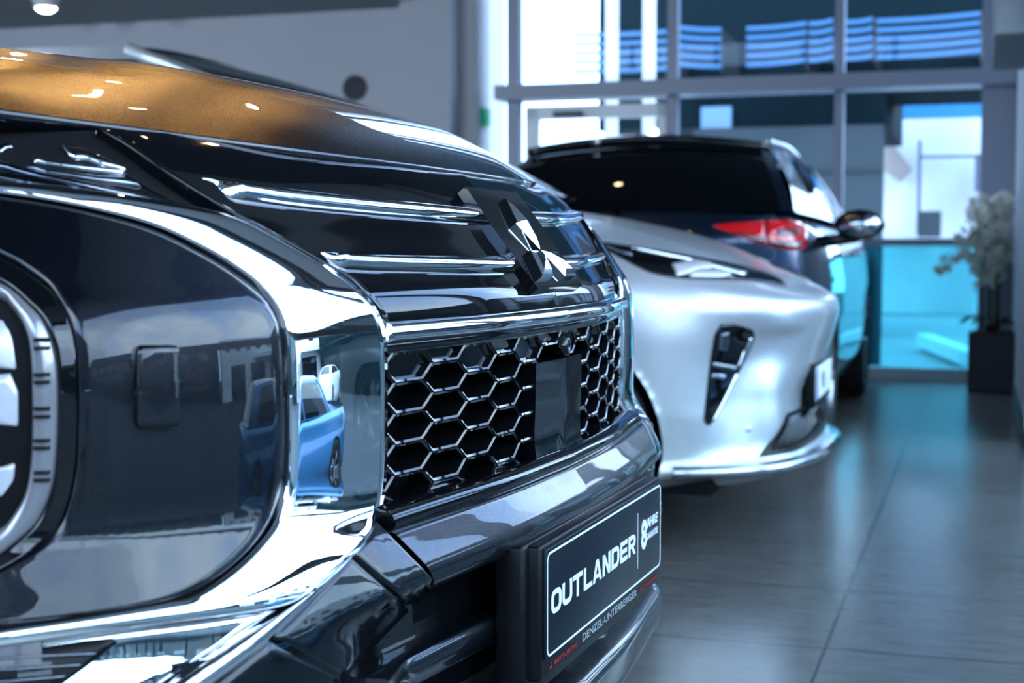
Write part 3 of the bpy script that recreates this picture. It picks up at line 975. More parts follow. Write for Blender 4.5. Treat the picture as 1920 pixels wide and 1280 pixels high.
# slim headlamp
HT = [(1112, 454), (1160, 460), (1230, 470), (1300, 481), (1360, 492), (1410, 505), (1450, 519), (1478, 535)]
HB = [(1114, 457), (1142, 472), (1180, 492), (1225, 513), (1280, 523), (1350, 526), (1420, 530), (1477, 537)]
h1, h2 = paired(HT, HB, 40)
shl = silver.patch('headlamp', [h1, h2], 40, 8, .006, .010, .3, mt=M['gloss'], sm=False, bvh=silver_full)
def sp_(name, cs, m_, off=.009, crown=.004, par=shl, n=24):
    o = silver.patch(name, cs, n, 3, off, .007, .3, mt=m_, crown=crown, bvh=silver_full)
    for a, b in zip(o, par): a.parent = b
sp_('daytime_strip', [[(1180, 466), (1250, 476), (1300, 486), (1350, 500), (1400, 514)], [(1190, 470), (1250, 482), (1300, 492), (1345, 505), (1395, 518)]], M['chrome_soft'])
sp_('lamp_projector', [[(1258, 497), (1275, 495), (1300, 489), (1330, 494)], [(1268, 520), (1290, 515), (1310, 507), (1335, 505)]], M['lamp_white'])
sp_('lamp_projector', [[(1300, 508), (1320, 508), (1345, 510), (1365, 514)], [(1290, 521), (1320, 522), (1350, 522), (1370, 519)]], M['lamp_white'])
sp_('amber_marker', [[(1130, 462), (1150, 465), (1175, 470)], [(1145, 470), (1160, 476), (1185, 482)]], M['smoked_chrome'])
# upright fog lamp
FL = [(1352, 607), (1341, 625), (1335, 655), (1330, 690), (1325, 735), (1321, 770), (1320, 790), (1326, 797)]
FR_ = [(1375, 606), (1408, 615), (1414, 632), (1400, 668), (1382, 705), (1362, 745), (1342, 782), (1330, 797)]
f1, f2 = paired(FL, FR_, 30)
sfl = silver.patch('fog_lamp', [f1, f2], 30, 6, .006, .012, .3, mt=M['gloss'], sm=False)
sp_('light_blade', [[(1403, 632), (1393, 655), (1380, 684)], [(1409, 633), (1399, 657), (1386, 686)]], M['chrome'], .009, .002, sfl)
sp_('light_blade', [[(1376, 700), (1358, 738), (1332, 788)], [(1382, 702), (1364, 740), (1336, 793)]], M['chrome'], .009, .002, sfl)
sp_('fog_reflector', [[(1348, 625), (1346, 640), (1345, 655)], [(1365, 622), (1366, 640), (1362, 655)]], M['smoked_chrome'], .008, .003, sfl)
sp_('fog_bridge', [[(1334, 678), (1355, 682), (1380, 686)], [(1333, 687), (1355, 690), (1378, 694)]], M['smoked_chrome'], .008, .003, sfl)
sp_('fog_reflector', [[(1332, 700), (1345, 700), (1358, 702)], [(1330, 708), (1342, 709), (1356, 712)]], M['smoked_chrome'], .008, .003, sfl)
# lower intake with upright ribs
IT = [(1476, 791), (1500, 783), (1530, 772), (1560, 757)]
IB = [(1412, 876), (1460, 876), (1510, 868), (1560, 850), (1573, 836)]
def mirror_y(v): return Vector((v.x, -v.y, v.z))
ins = []
for k in range(9):
    t = k/8
    z = lerp(.30, .425, t)
    Yw = lerp(.66, .50, t)
    ins.append((z, Yw))
def sfx(y, z, off):
    p, n, i, d = silver_shell.bvh.ray_cast(Vector((1, y, z)), Vector((-1, 0, 0)))
    if n.x < 0: n = -n
    return p + n*off
G = [[sfx(Y*(-1+2*i/60), z, .004) for i in range(61)] for z, Y in ins]
intake = silver.part(MB().grid(G), 'lower_intake', M['black'])[0]
rb = None
for i in range(-26, 27):
    y = i*.023
    pts = [sfx(y*lerp(1.0, .80, t), lerp(.318, .41, t), .007) for t in (0, .33, .66, 1)]
    MB().tube(pts, .004, 5).build('intake_rib', M['gloss'], intake)
G = []
for z, o in ((.244, .002), (.252, .010), (.268, .016), (.280, .012), (.287, .0)):
    G.append([])
    for i in range(silver_shell.m):
        p = silver_shell.pt(i, z)
        if p.x > -.42:
            G[-1].append((atan2(p.y, p.x+2), p + Vector((silver_shell.nor[i][0], silver_shell.nor[i][1], 0))*o))
G = [[q for a, q in sorted(row, key=lambda e: e[0])] for row in G]
mn = min(len(r) for r in G); G = [r[(len(r)-mn)//2:(len(r)-mn)//2+mn] for r in G]
silver.part(MB().grid(G), 'lip_trim', M['chrome_soft'])
# front plate in its black holder
c = sfx(0, .50, 0)
px_ = c.x + .012
hold = MB().box((px_, 0, .495), (.034, .545, .150), bev=.004).build('plate_holder', M['black'], SR)
pp = MB().box((px_+.018, 0, .500), (.004, .52, .112), bev=.0015).build('number_plate', M['sign_white'], SR)
MB().box((px_+.0205, -.238, .500), (.0015, .040, .108)).build('plate_band', M['eu_blue'], pp, False)
# lettering of the plate is too soft to read; it shows dark strokes
tm = text_mesh('plate_lettering', 'VIS', -.10, .02, .470, .530, mat('grey_plate_print', (.12, .13, .17), .5), pp, x=px_+.0202, bold=.03)
for (px, py, r) in ((1404, 803, .013),):
    p, n = silver.cast(px, py)
    Mx = Matrix.Translation(p) @ n.to_track_quat('Z', 'Y').to_matrix().to_4x4()
    MB().lathe([(0, .002), (r*.8, .002), (r, -.001), (r*1.15, .002), (r*1.3, -.002)], 24, Mx).build('parking_sensor', M['silver'], SR)

# ================================================================== the dark blue car seen from behind
BLOOP = [(0, 0), (-.03, .35), (-.12, .6), (-.30, .80), (-.6, .85), (-1.0, .875), (-2.4, .895), (-3.5, .90), (-3.95, .865), (-4.20, .78), (-4.33, .6), (-4.39, .35), (-4.40, 0)]
def inset_blue(z, nx, ny, x, y):
    s = table([(.22, -.08), (.34, -.02), (.55, 0), (.75, .0), (.88, -.012), (.98, -.03), (1.06, -.075), (1.11, -.13)], z)
    r = table([(.22, -.14), (.34, -.02), (.50, .0), (.60, -.015), (.72, -.055), (.90, -.050), (.99, -.045), (1.06, -.075), (1.11, -.13)], z)
    f = table([(.22, -.10), (.4, 0), (.6, 0), (.75, -.04), (.9, -.2), (1.0, -.5), (1.11, -.9)], z)
    return lerp(lerp(s, r, smooth(.3, .9, -nx)), f, smooth(.3, .9, nx))
blue_shell = Shell(BLOOP, 260, zrange(.22, 1.11, .016), inset_blue)
BR = RA + pi/2
fw = Vector((cos(BR), sin(BR), 0))
bc = Vector((.44, 6.62, 0))
blue = Car('blue_car', bc + fw*4.40, BR, blue_shell)
tag(blue.root, 'dark blue SUV seen from behind in front of the tall window, red tail lamp', 'car')
BRT = blue.root
BARCH = [(-.92, .345, .38), (-3.55, .345, .38)]
V, F = blue_shell.sub(lambda c: True, 0, BARCH)
mk('body_shell', V, F, M['blue'], BRT)
topb = sorted([(p.x, p.y) for p in blue_shell.G[-1] if p.y >= -1e-6])
G = []
for k in range(40):
    x = topb[0][0]+.0005 + (topb[-1][0]-topb[0][0]-.001)*k/39
    Y = table_lin(topb, x)
    G.append([Vector((x, Y*(-1+2*i/16), 1.11 + .02*(1-(-1+2*i/16)**2))) for i in range(17)])
MB().grid(G).build('deck', M['blue'], BRT)
for xc in (-.92, -3.55):
    for sg in (-1, 1):
        wheel(blue, xc, sg*(.765 if xc > -2 else .79), .345, .215)
    MB().box((xc, 0, .5), (.8, 1.25, .5)).build('wheel_arch_liner', M['dark'], BRT)
MB().box((-2.2, 0, .26), (3.9, 1.5, .12)).build('underbody', M['dark'], BRT)
gh = greenhouse(blue, dict(wb=.775, wt=.60, p=(-1.05, 1.10, -1.85, 1.47, -3.72, 1.475, -4.20, 1.125), c=(.3, .15, .10, .10), drop=.045, arch=.05, rgw=.93, r0=.02,
               wins=((.05, .44), (.46, .80)), kick=.10, rails=M['smoked_chrome'], sideglass=M['glass_dark']), M['blue'], M['glass_dark'])
# tail lamps
TT = [(1336, 424), (1370, 420), (1410, 417), (1433, 415)]
TB = [(1345, 428), (1370, 437), (1405, 450), (1433, 458)]
a1, a2 = paired(TT, TB, 20)
tl = blue.patch('tail_lamp', [a1, a2], 20, 5, .008, .012, .3, mt=M['red_lamp'], sm=False, label='red tail lamp section on the tailgate')
TT = [(1438, 415), (1470, 413), (1500, 416), (1512, 426)]
TB = [(1438, 460), (1465, 466), (1492, 470), (1510, 462)]
a1, a2 = paired(TT, TB, 20)
tl2 = blue.patch('tail_lamp', [a1, a2], 20, 5, .008, .012, .3, mt=M['red_lamp'], sm=False, label='red wrap-around tail lamp')
def bp(name, cs, m_, par, off=.0105):
    o = blue.patch(name, cs, 16, 3, off, .004, .3, mt=m_, crown=.001)
    for a, b in zip(o, par): a.parent = b
bp('lamp_lower_lens', [[(1440, 449), (1470, 452), (1505, 452)], [(1440, 459), (1467, 465), (1495, 468)]], M['red_dark'], tl2)
bp('lamp_segment', [[(1455, 432), (1475, 431), (1495, 432)], [(1455, 443), (1475, 443), (1495, 443)]], M['red_dark'], tl2)
bp('lamp_lower_lens', [[(1370, 434), (1400, 440), (1432, 446)], [(1374, 437), (1403, 448), (1432, 456)]], M['red_dark'], tl)
# door mirror, handles
pm = blue.at_y(1612, 421, -1.04)
mb = MB()
Mx = Matrix.Translation(pm)
mb.lathe([(0, .075), (.05, .07), (.085, .05), (.098, .02), (.098, -.03), (.09, -.04), (0, -.04)], 24, Mx @ Matrix.Rotation(pi/2, 4, 'Y') @ Matrix.Diagonal((.72, 1.18, 1, 1)))
mh = mb.build('door_mirror', M['gloss'], BRT)
MB().lathe([(0, -.043), (.085, -.043), (.085, -.040)], 24, Mx @ Matrix.Rotation(pi/2, 4, 'Y') @ Matrix.Diagonal((.68, 1.12, 1, 1))).build('mirror_glass', M['chrome_soft'], mh)
MB().tube([pm + Vector((.02, .0, -.05)), pm + Vector((.03, .10, -.07)), pm + Vector((.03, .2, -.08))], [.03, .028, .03], 8).build('mirror_arm', M['gloss'], mh)
for sg in (-1, 1):
    for x in (-2.05, -3.0):
        p, n, i_, d_ = blue_shell.bvh.ray_cast(Vector((x, sg*2, .93)), Vector((0, -sg, 0)))
        mb = MB().tube([p + Vector((-.10, sg*.004, 0)), p + Vector((-.08, sg*.034, .004)), p + Vector((.08, sg*.034, .004)), p + Vector((.10, sg*.004, 0))], .011, 8)
        mb.build('door_handle', M['chrome_soft'], BRT)
# tailgate seam, rear plate recess and chrome mark are below the silver bonnet; rear spoiler on the roof edge
sp_pts = [gh['rw'](f_/10, 1.0) + Vector((-.05, 0, .015)) for f_ in range(-10, 11)]
MB().tube(sp_pts, .022, 8).build('roof_spoiler', M['gloss'], BRT)
pp_ = [gh['rw'](f_/10, .04) + Vector((-.02, 0, -.01)) for f_ in range(-10, 11)]

# ================================================================== two cars out on the yard, mirrored in the chrome
def yard_car(label, loc, rz, paint):
    sh = Shell([(0, 0), (-.04, .35), (-.14, .6), (-.32, .80), (-.6, .87), (-1.0, .89), (-2.4, .9), (-3.5, .89), (-3.95, .86), (-4.20, .75), (-4.33, .55), (-4.40, 0)], 90, zrange(.22, 1.05, .05),
               lambda z, nx, ny, x, y: table([(.22, -.10), (.4, -.01), (.7, 0), (.95, -.03), (1.05, -.12)], z))
    c = Car('parked_car', loc, rz, sh)
    tag(c.root, label, 'car')
    V, F = sh.sub(lambda q: True, 0, [(-.9, .34, .37), (-3.5, .34, .37)])
    mk('body_shell', V, F, paint, c.root)
    t = sorted([(p.x, p.y) for p in sh.G[-1] if p.y >= -1e-6])
    G = []
    for k in range(24):
        x = t[0][0] + .0005 + (t[-1][0]-t[0][0]-.001)*k/23
        Y = table_lin(t, x)
        G.append([Vector((x, Y*(-1+2*i/10), 1.05 - .10*smooth(-1.0, 0, x) + .03*(1-(-1+2*i/10)**2))) for i in range(11)])
    MB().grid(G).build('bonnet', paint, c.root)
    for xc in (-.9, -3.5):
        for sg in (-1, 1): wheel(c, xc, sg*.78, .34, .22)
        MB().box((xc, 0, .5), (.8, 1.2, .5)).build('wheel_arch_liner', M['dark'], c.root)
    greenhouse(c, dict(wb=.76, wt=.58, p=(-1.05, 1.06, -1.85, 1.50, -3.6, 1.50, -4.15, 1.06)), paint, M['glass_dark'])
    return c
def room_pt(s, r, z=0): return Vector((cos(RA)*s - sin(RA)*r, sin(RA)*s + cos(RA)*r, z))
yard_car('blue hatchback parked close outside the window, mirrored in the chrome bracket', room_pt(5.2, 6.6, -.92), RA + pi/2 + .05, M['bluecar'])
yard_car('white car parked across the yard, mirrored small in the chrome bracket', room_pt(14.6, 14.6, -.92), RA + pi/2 - .5, M['white_paint'])
# ================================================================== the showroom
RA = atan2(-.3025, .953)
RS, RR = Vector((cos(RA), sin(RA), 0)), Vector((-sin(RA), cos(RA), 0))
def RP(px, py, r):
    """photo point on the upright plane r = const of the room: (s, z)"""
    d = ray(px, py); t = r/d.dot(RR)
    p = EYE + d*t
    return p.dot(RS), p.z
def W(s, r, z): return RS*s + RR*r + Vector((0, 0, z))
def room(mb, name, m, kind='structure', sm=False, parent=None):
    o = mb.build(name, m, parent, sm)
    if parent is None: o.rotation_euler = (0, 0, RA)
    if kind and parent is None: o['kind'] = kind
    return o
def B(s0, s1, r0, r1, z0, z1, mb=None, bev=0):
    mb = mb or MB()
    return mb.box(((s0+s1)/2, (r0+r1)/2, (z0+z1)/2), (abs(s1-s0), abs(r1-r0), abs(z1-z0)), bev=bev)

def tile_mat():
    m = mat('grey_stone_tiles', (.1, .1, .1), .38)
    N, L, b = nodes(m)
    tc = N.new('ShaderNodeTexCoord')
    sep = N.new('ShaderNodeSeparateXYZ'); L.new(tc.outputs['Object'], sep.inputs[0])
    def math_(op, a, v=None, w=None):
        n = N.new('ShaderNodeMath'); n.operation = op
        if isinstance(a, float): n.inputs[0].default_value = a
        else: L.new(a, n.inputs[0])
        if v is not None:
            if isinstance(v, float): n.inputs[1].default_value = v
            else: L.new(v, n.inputs[1])
        return n.outputs[0]
    def line(out, off, pitch, wd):
        a = math_('SUBTRACT', out, off); a = math_('DIVIDE', a, pitch)
        fr = math_('FRACT', math_('ADD', a, 100.5)); fr = math_('ABSOLUTE', math_('SUBTRACT', fr, .5))
        return math_('LESS_THAN', fr, wd/pitch)
    g = math_('MAXIMUM', line(sep.outputs['Y'], 3.55, .634, .0050), line(sep.outputs['X'], -.34, 1.20, .0040))
    mp = N.new('ShaderNodeMapping'); mp.inputs['Scale'].default_value = (2.2, 9, 1)
    L.new(tc.outputs['Object'], mp.inputs[0])
    nz = N.new('ShaderNodeTexNoise'); nz.inputs['Scale'].default_value = 3; nz.inputs['Detail'].default_value = 10; nz.inputs['Roughness'].default_value = .55
    L.new(mp.outputs[0], nz.inputs['Vector'])
    cr = N.new('ShaderNodeValToRGB')
    cr.color_ramp.elements[0].position = .32; cr.color_ramp.elements[0].color = (.112, .102, .096, 1)
    cr.color_ramp.elements[1].position = .72; cr.color_ramp.elements[1].color = (.152, .140, .133, 1)
    L.new(nz.outputs['Fac'], cr.inputs[0])
    mx = N.new('ShaderNodeMix'); mx.data_type = 'RGBA'; mx.inputs[7].default_value = (.02, .02, .022, 1)
    L.new(g, mx.inputs[0]); L.new(cr.outputs[0], mx.inputs[6]); L.new(mx.outputs[2], b.inputs['Base Color'])
    rr = N.new('ShaderNodeMapRange'); rr.inputs[3].default_value = .16; rr.inputs[4].default_value = .30
    L.new(nz.outputs['Fac'], rr.inputs[0]); L.new(rr.outputs[0], b.inputs['Roughness'])
    return m
def pane_mat(name, tint, refl=1.0):
    m = bpy.data.materials.new(name); m.use_nodes = True
    N, L = m.node_tree.nodes, m.node_tree.links
    N.clear()   # thin pane: mostly clear, a Fresnel share mirrored
    o = N.new('ShaderNodeOutputMaterial'); t = N.new('ShaderNodeBsdfTransparent'); t.inputs[0].default_value = (*tint, 1)
    g = N.new('ShaderNodeBsdfGlossy'); g.inputs['Roughness'].default_value = 0.01
    f = N.new('ShaderNodeFresnel'); f.inputs[0].default_value = 1.45
    k = N.new('ShaderNodeMath'); k.operation = 'MULTIPLY'; k.inputs[1].default_value = refl
    mx = N.new('ShaderNodeMixShader')
    L.new(f.outputs[0], k.inputs[0]); L.new(k.outputs[0], mx.inputs[0]); L.new(t.outputs[0], mx.inputs[1]); L.new(g.outputs[0], mx.inputs[2]); L.new(mx.outputs[0], o.inputs[0])
    return m
M['tiles'] = tile_mat()
M['pane'] = pane_mat('clear_pane', (.97, .99, 1.0), .4)
M['pane_teal'] = pane_mat('turquoise_pane', (.26, .62, .67), .5)
M['pane_side'] = pane_mat('pale_turquoise_pane', (.86, .96, .97), .4)
M['pane_blue'] = pane_mat('blue_tinted_pane', (.88, .94, .98), .4)
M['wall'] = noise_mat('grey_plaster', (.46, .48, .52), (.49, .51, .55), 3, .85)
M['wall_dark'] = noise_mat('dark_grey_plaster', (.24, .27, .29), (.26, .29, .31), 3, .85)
M['ceil'] = noise_mat('dark_ceiling', (.035, .04, .045), (.045, .05, .055), 2, .9)
M['frame'] = mat('grey_window_frame', (.30, .33, .41), .45)
M['frame_dark'] = mat('dark_window_frame', (.035, .04, .045), .45)
M['frame_light'] = mat('pale_window_frame', (.82, .86, .87), .4)
M['lit_wall'] = noise_mat('lit_plaster', (.70, .73, .75), (.74, .77, .79), 3, .8)

FARR = 11.30          # far window wall
WS = .22              # inner face of the right-hand wall
# floor
room(B(-13, WS+.1, -5, FARR+.15, -.12, 0), 'floor', M['tiles'])
# right wall: solid beyond the glazing
room(B(WS, WS+.25, 7.7, FARR+.3, 0, 5), 'wall_right', M['wall'])
room(B(WS-.012, WS, 7.7, FARR, 0, .09), 'baseboard_right', M['frame_dark'])
s0, z0 = RP(1861, 132, 9.3)
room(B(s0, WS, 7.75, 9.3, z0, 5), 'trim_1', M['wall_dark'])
# far left wall with its pier
sL, _ = RP(748, 100, 11.0); sM, _ = RP(845, 100, 11.0); sE, _ = RP(895, 100, 11.2)
room(B(-13, sE, 11.2, 11.5, 0, 5), 'wall_back', M['wall'])
room(B(sL, sM, 11.0, 11.2, 0, 5), 'trim_2', M['wall'])
sW, _ = RP(945, 100, FARR+.5)
room(B(sE-.02, sE, 11.2, FARR+.62, 0, 5), 'trim_3', M['lit_wall'])  # return coloured paler than the wall for window light falling on it
# low ceiling over the left half, high ceiling over the right
_, zc = RP(372, 35, 11.2)
sC = sL
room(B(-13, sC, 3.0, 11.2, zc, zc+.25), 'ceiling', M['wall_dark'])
room(B(-13, WS+.3, -5, FARR+.3, 5, 5.2), 'ceiling_high', M['ceil'])
f = MB(); B(-13.2, -13, 5, 11.5, 0, 5, f); B(-13.2, -13, -5, 5, 4.6, 5, f); B(-13.2, -13, -5, 5, 0, .1, f)
room(f, 'wall_left', M['wall'])
f = MB()  # unseen left-hand glazing, added as daylight fill for the right wall
for k in range(6): B(-13.15, -13.05, -5+2*k-.05, -5+2*k+.05, .1, 4.6, f)
room(f, 'fill_window_9', M['frame_dark'])
room(B(-13.11, -13.10, -5, 5, .1, 4.6), 'fill_window_10', M['pane'])

# ---- far glazing ----------------------------------------------------------
def fpx(name, px0, px1, py0, py1, r, dep, m, kind='structure', parent=None, mb=None):
    pc = (px0+px1)/2; yc = (py0+py1)/2
    a = RP(px0, yc, r)[0]; b_ = RP(px1, yc, r)[0]
    zt = RP(pc, py0, r)[1]; zb = RP(pc, py1, r)[1]
    mb_ = B(a, b_, r, r+dep, zb, zt, mb)
    if mb is not None: return None
    return room(mb_, name, m, kind, parent=parent)
zBeamT, zBeamB = RP(1500, 139, 11.12)[1], RP(1500, 168, 11.12)[1]
zTrT, zTrB = RP(1720, 447, FARR)[1], RP(1720, 461, FARR)[1]
sR = WS
def sat(px, r=FARR): return RP(px, 300, r)[0]
f = MB()
B(sat(1250), sat(1268), FARR, FARR+.12, 0, 5, f)
B(sat(1563), sat(1580), FARR, FARR+.12, 0, 5, f)
B(sat(1838), sR, FARR, FARR+.12, 0, 5, f)
B(sat(950), sat(972), FARR, FARR+.12, 0, 5, f)
room(f, 'window_1', M['frame'])
f = MB(); B(sat(926, 11.12), sR, 11.12, FARR+.14, zBeamB, zBeamT, f); room(f, 'trim_4', M['frame'])
f = MB(); B(sat(1268), sR, FARR-.03, FARR+.13, zTrB, zTrT, f); room(f, 'trim_5', M['frame'])
zSill = RP(1720, 690, FARR)[1]
f = MB(); B(sat(1268), sR, FARR-.02, FARR+.13, 0, zSill, f); room(f, 'trim_6', M['frame_light'])
f = MB()
B(sat(1268), sR, FARR+.05, FARR+.065, zSill, zTrB, f); room(f, 'window_2', M['pane_teal'])
f = MB()
B(sat(1268), sR, FARR+.05, FARR+.065, zTrT, zBeamB, f); B(sat(1268), sR, FARR+.05, FARR+.065, zBeamT, 5, f)
room(f, 'window_3', M['pane_blue'])
f = MB(); B(sat(972), sat(1250), FARR+.05, FARR+.065, zBeamT, 5, f); room(f, 'window_4', M['pane'])
# glazed door under the beam
zdT, zgT = RP(1120, 196, FARR)[1], RP(1120, 221, FARR)[1]
f = MB()
B(sat(985), sat(1008), FARR, FARR+.08, 0, zdT, f); B(sat(1232), sat(1248), FARR, FARR+.08, 0, zdT, f)
B(sat(985), sat(1248), FARR, FARR+.08, zgT, zdT, f); B(sat(985), sat(1248), FARR, FARR+.08, 0, .15, f)
dr = room(f, 'door_1', M['frame_light'])
f = MB(); B(sat(1008), sat(1232), FARR+.03, FARR+.045, .15, zgT, f); g_ = f.build('door_pane', M['pane'], dr, False)
f = MB(); B(sat(1040), sat(1092), FARR-.06, FARR, zgT+.01, zgT+.055, f); B(sat(1050), sat(1088), FARR-.09, FARR-.06, zgT+.03, zgT+.05, f); f.build('door_closer', M['frame_dark'], dr, False)

# ---- glazing along the right-hand side, beside the photographer, and added behind him to let in more daylight ---
GT = 4.9
GR = 2.45          # head of the glazing beside the cars
f = MB()
for r in (-4.6, -2.3, 2.75, 4.6, 6.4):
    B(WS+.02, WS+.08, r-.05, r+.05, 0, GR, f)
for z0, z1 in ((0, .07), (.965, 1.005), (GR-.08, GR)):
    B(WS+.005, WS+.10, -5, 7.7, z0, z1, f)
room(f, 'window_5', M['frame_dark'])
room(B(WS+.05, WS+.06, -5, 7.7, 1.005, GR-.08), 'window_6', M['pane']); room(B(WS+.05, WS+.06, -5, 7.7, .07, .965), 'window_11', M['pane_side'])
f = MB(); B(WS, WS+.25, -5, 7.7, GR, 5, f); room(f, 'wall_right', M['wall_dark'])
f = MB()  # unseen glazing behind the camera, added to brighten surfaces facing it
for k in range(9):
    s = -12.9 + 1.62*k
    B(s-.05, s+.05, -5.15, -5.03, 0, GT, f)
for z0, z1 in ((0, .07), (2.18, 2.27), (GT-.08, GT)):
    B(-13, WS, -5.14, -5.04, z0, z1, f)
room(f, 'fill_window_7', M['frame_dark'])
f = MB(); B(-13, WS, -5.1, -5.09, .07, 2.18, f); B(-13, WS, -5.1, -5.09, 2.27, GT-.08, f); room(f, 'fill_window_8', M['pane'])
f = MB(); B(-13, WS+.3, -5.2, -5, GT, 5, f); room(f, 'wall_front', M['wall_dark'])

# ---- wall speaker -----------------------------------------------------------
s1, z1 = RP(666, 165, 11.2)
rad = abs(RP(688, 165, 11.2)[0]-s1)
Ms = Matrix.Translation(W(s1, 11.2, z1)) @ Matrix.Rotation(RA, 4, 'Z') @ Matrix.Rotation(pi/2, 4, 'X')
sp_ = MB().lathe([(rad, 0), (rad, .02), (rad*.96, .028), (rad*.86, .024)], 40, Ms).build('wall_speaker', mat('speaker_rim', (.03, .035, .045), .5))
tag(sp_, 'round dark loudspeaker set into the grey back wall', 'speaker')
MB().lathe([(rad*.86, .022), (rad*.4, .03), (rad*.2, .032), (0, .033)], 40, Ms).build('speaker_grille', mat('speaker_mesh', (.018, .022, .032), .6), sp_)
MB().lathe([(rad*.10, .032), (rad*.06, .038), (0, .04)], 16, Ms).build('speaker_cone', M['smoked_chrome'], sp_)

# ---- ceiling spotlights ----------------------------------------------------------
M['warm_bulb'] = mat('warm_bulb', (1, .8, .5), .5, emit=(1, .72, .38), estr=40)
M['white_bulb'] = mat('white_bulb', (1, 1, 1), .5, emit=(.9, .95, 1), estr=14)
M['lamp_body'] = mat('white_lamp_housing', (.75, .75, .75), .4)
def spot(s, r, z, bulb, label, warm=True, power=0, R=.055):
    p = W(s, r, z)
    e = empty('ceiling_spotlight', p)
    tag(e, label, 'ceiling light', 'ceiling spotlights over the cars' if warm else None)
    MB().lathe([(R*1.35, 0), (R*1.35, -.012), (R*1.1, -.02), (R*1.05, -.07), (R*1.0, -.075), (R*.95, -.03), (0, -.03)], 24).build('housing', M['lamp_body'], e)
    MB().lathe([(R*.93, -.04), (R*.85, -.085), (R*.5, -.105), (0, -.112)], 24).build('bulb', bulb, e)
    if power:
        l = bpy.data.lights.new('warm_spot', 'SPOT'); l.energy = power; l.color = (1, .52, .16) if warm else (.85, .93, 1)
        l.spot_size = radians(20); l.spot_blend = .5; l.shadow_soft_size = R
        lo = bpy.data.objects.new('warm_spot', l); COL.objects.link(lo); lo.location = p - Vector((0, 0, .09))
        lo.rotation_euler = (lo.location - Vector((-1.38, 1.32, 1.12))).to_track_quat('Z', 'Y').to_euler()      # aimed at the bonnet
    return e
s_, z_ = RP(86, 8, 9.95)
M['white_bulb2'] = M['white_bulb']
spot(s_, 9.95, zc, M['white_bulb'], 'white spotlight on the ceiling by the grey back wall, at the picture top', False, 0, .085)
k = 0
names = ['over the silver car bonnet', 'over the silver car roof', 'over the rear of the silver car']
for (s, r, w_) in ((-4.6, 6.4, 'first'), (-5.3, 5.2, 'second')):
    spot(s, r, zc, M['warm_bulb'], 'warm ceiling spotlight mirrored in the black car bonnet', True, 170)
for (s, r) in ((-3.9, 7.3), (-3.2, 6.2), (-2.6, 7.6), (-3.6, 5.2), (-2.2, 5.6), (-1.3, 3.9)):
    spot(s, r, 5.0, M['warm_bulb'], 'warm ceiling spotlight mirrored in the black car bonnet', True, 400)
def flood(s, r, z, ts, tr, tz, power, label):  # unseen lamp with fixture, added to brighten the walls
    p = W(s, r, z); t = W(ts, tr, tz); d = (t-p).normalized()
    e = empty('fill_lamp', p); tag(e, label, 'ceiling light', 'added fill lamps for the back wall')
    Mx = d.to_track_quat('Z', 'Y').to_matrix().to_4x4()
    MB().lathe([(0, -.12), (.06, -.12), (.08, -.06), (.09, .02), (.085, .03), (.08, -.02), (0, -.03)], 20, Mx).build('housing', M['lamp_body'], e)
    MB().lathe([(0, -.02), (.078, -.015), (.078, -.01), (0, -.01)], 20, Mx).build('bulb', M['white_bulb'], e)
    MB().tube([Vector((0, 0, 0)), Vector((0, 0, 5-z))], .012, 8).build('hanger', M['lamp_body'], e)
    l = bpy.data.lights.new('fill_light', 'SPOT'); l.energy = power; l.color = (.68, .82, 1); l.spot_size = radians(95); l.spot_blend = .8; l.shadow_soft_size = .12
    lo = bpy.data.objects.new('fill_light', l); COL.objects.link(lo); lo.location = p + d*.04; lo.rotation_euler = (-d).to_track_quat('Z', 'Y').to_euler()
for s in (-4.3, -6.5, -9.5): flood(s, 2.5, 2.50, s-.6, 11.2, 1.7, 420, 'unseen white fill lamp added to brighten the back wall')
#flood(-2.6, 5.0, 4.6, .2, 9.6, 1.3, 350, 'unseen white fill lamp added to brighten the right wall')
# ---- exit sign and fittings on the window-lit return -----------------------------------
s1, z1 = RP(936, 219, 11.35)
e = MB(); B(sE, sE+.03, 11.28, 11.44, z1-.07, z1+.07, e)
es = e.build('exit_sign', mat('green_exit_sign', (.0, .16, .08), .4, emit=(0, .5, .25), estr=.25)); es.rotation_euler = (0, 0, RA)
tag(es, 'small green emergency exit sign on the white wall edge below the beam', 'sign')

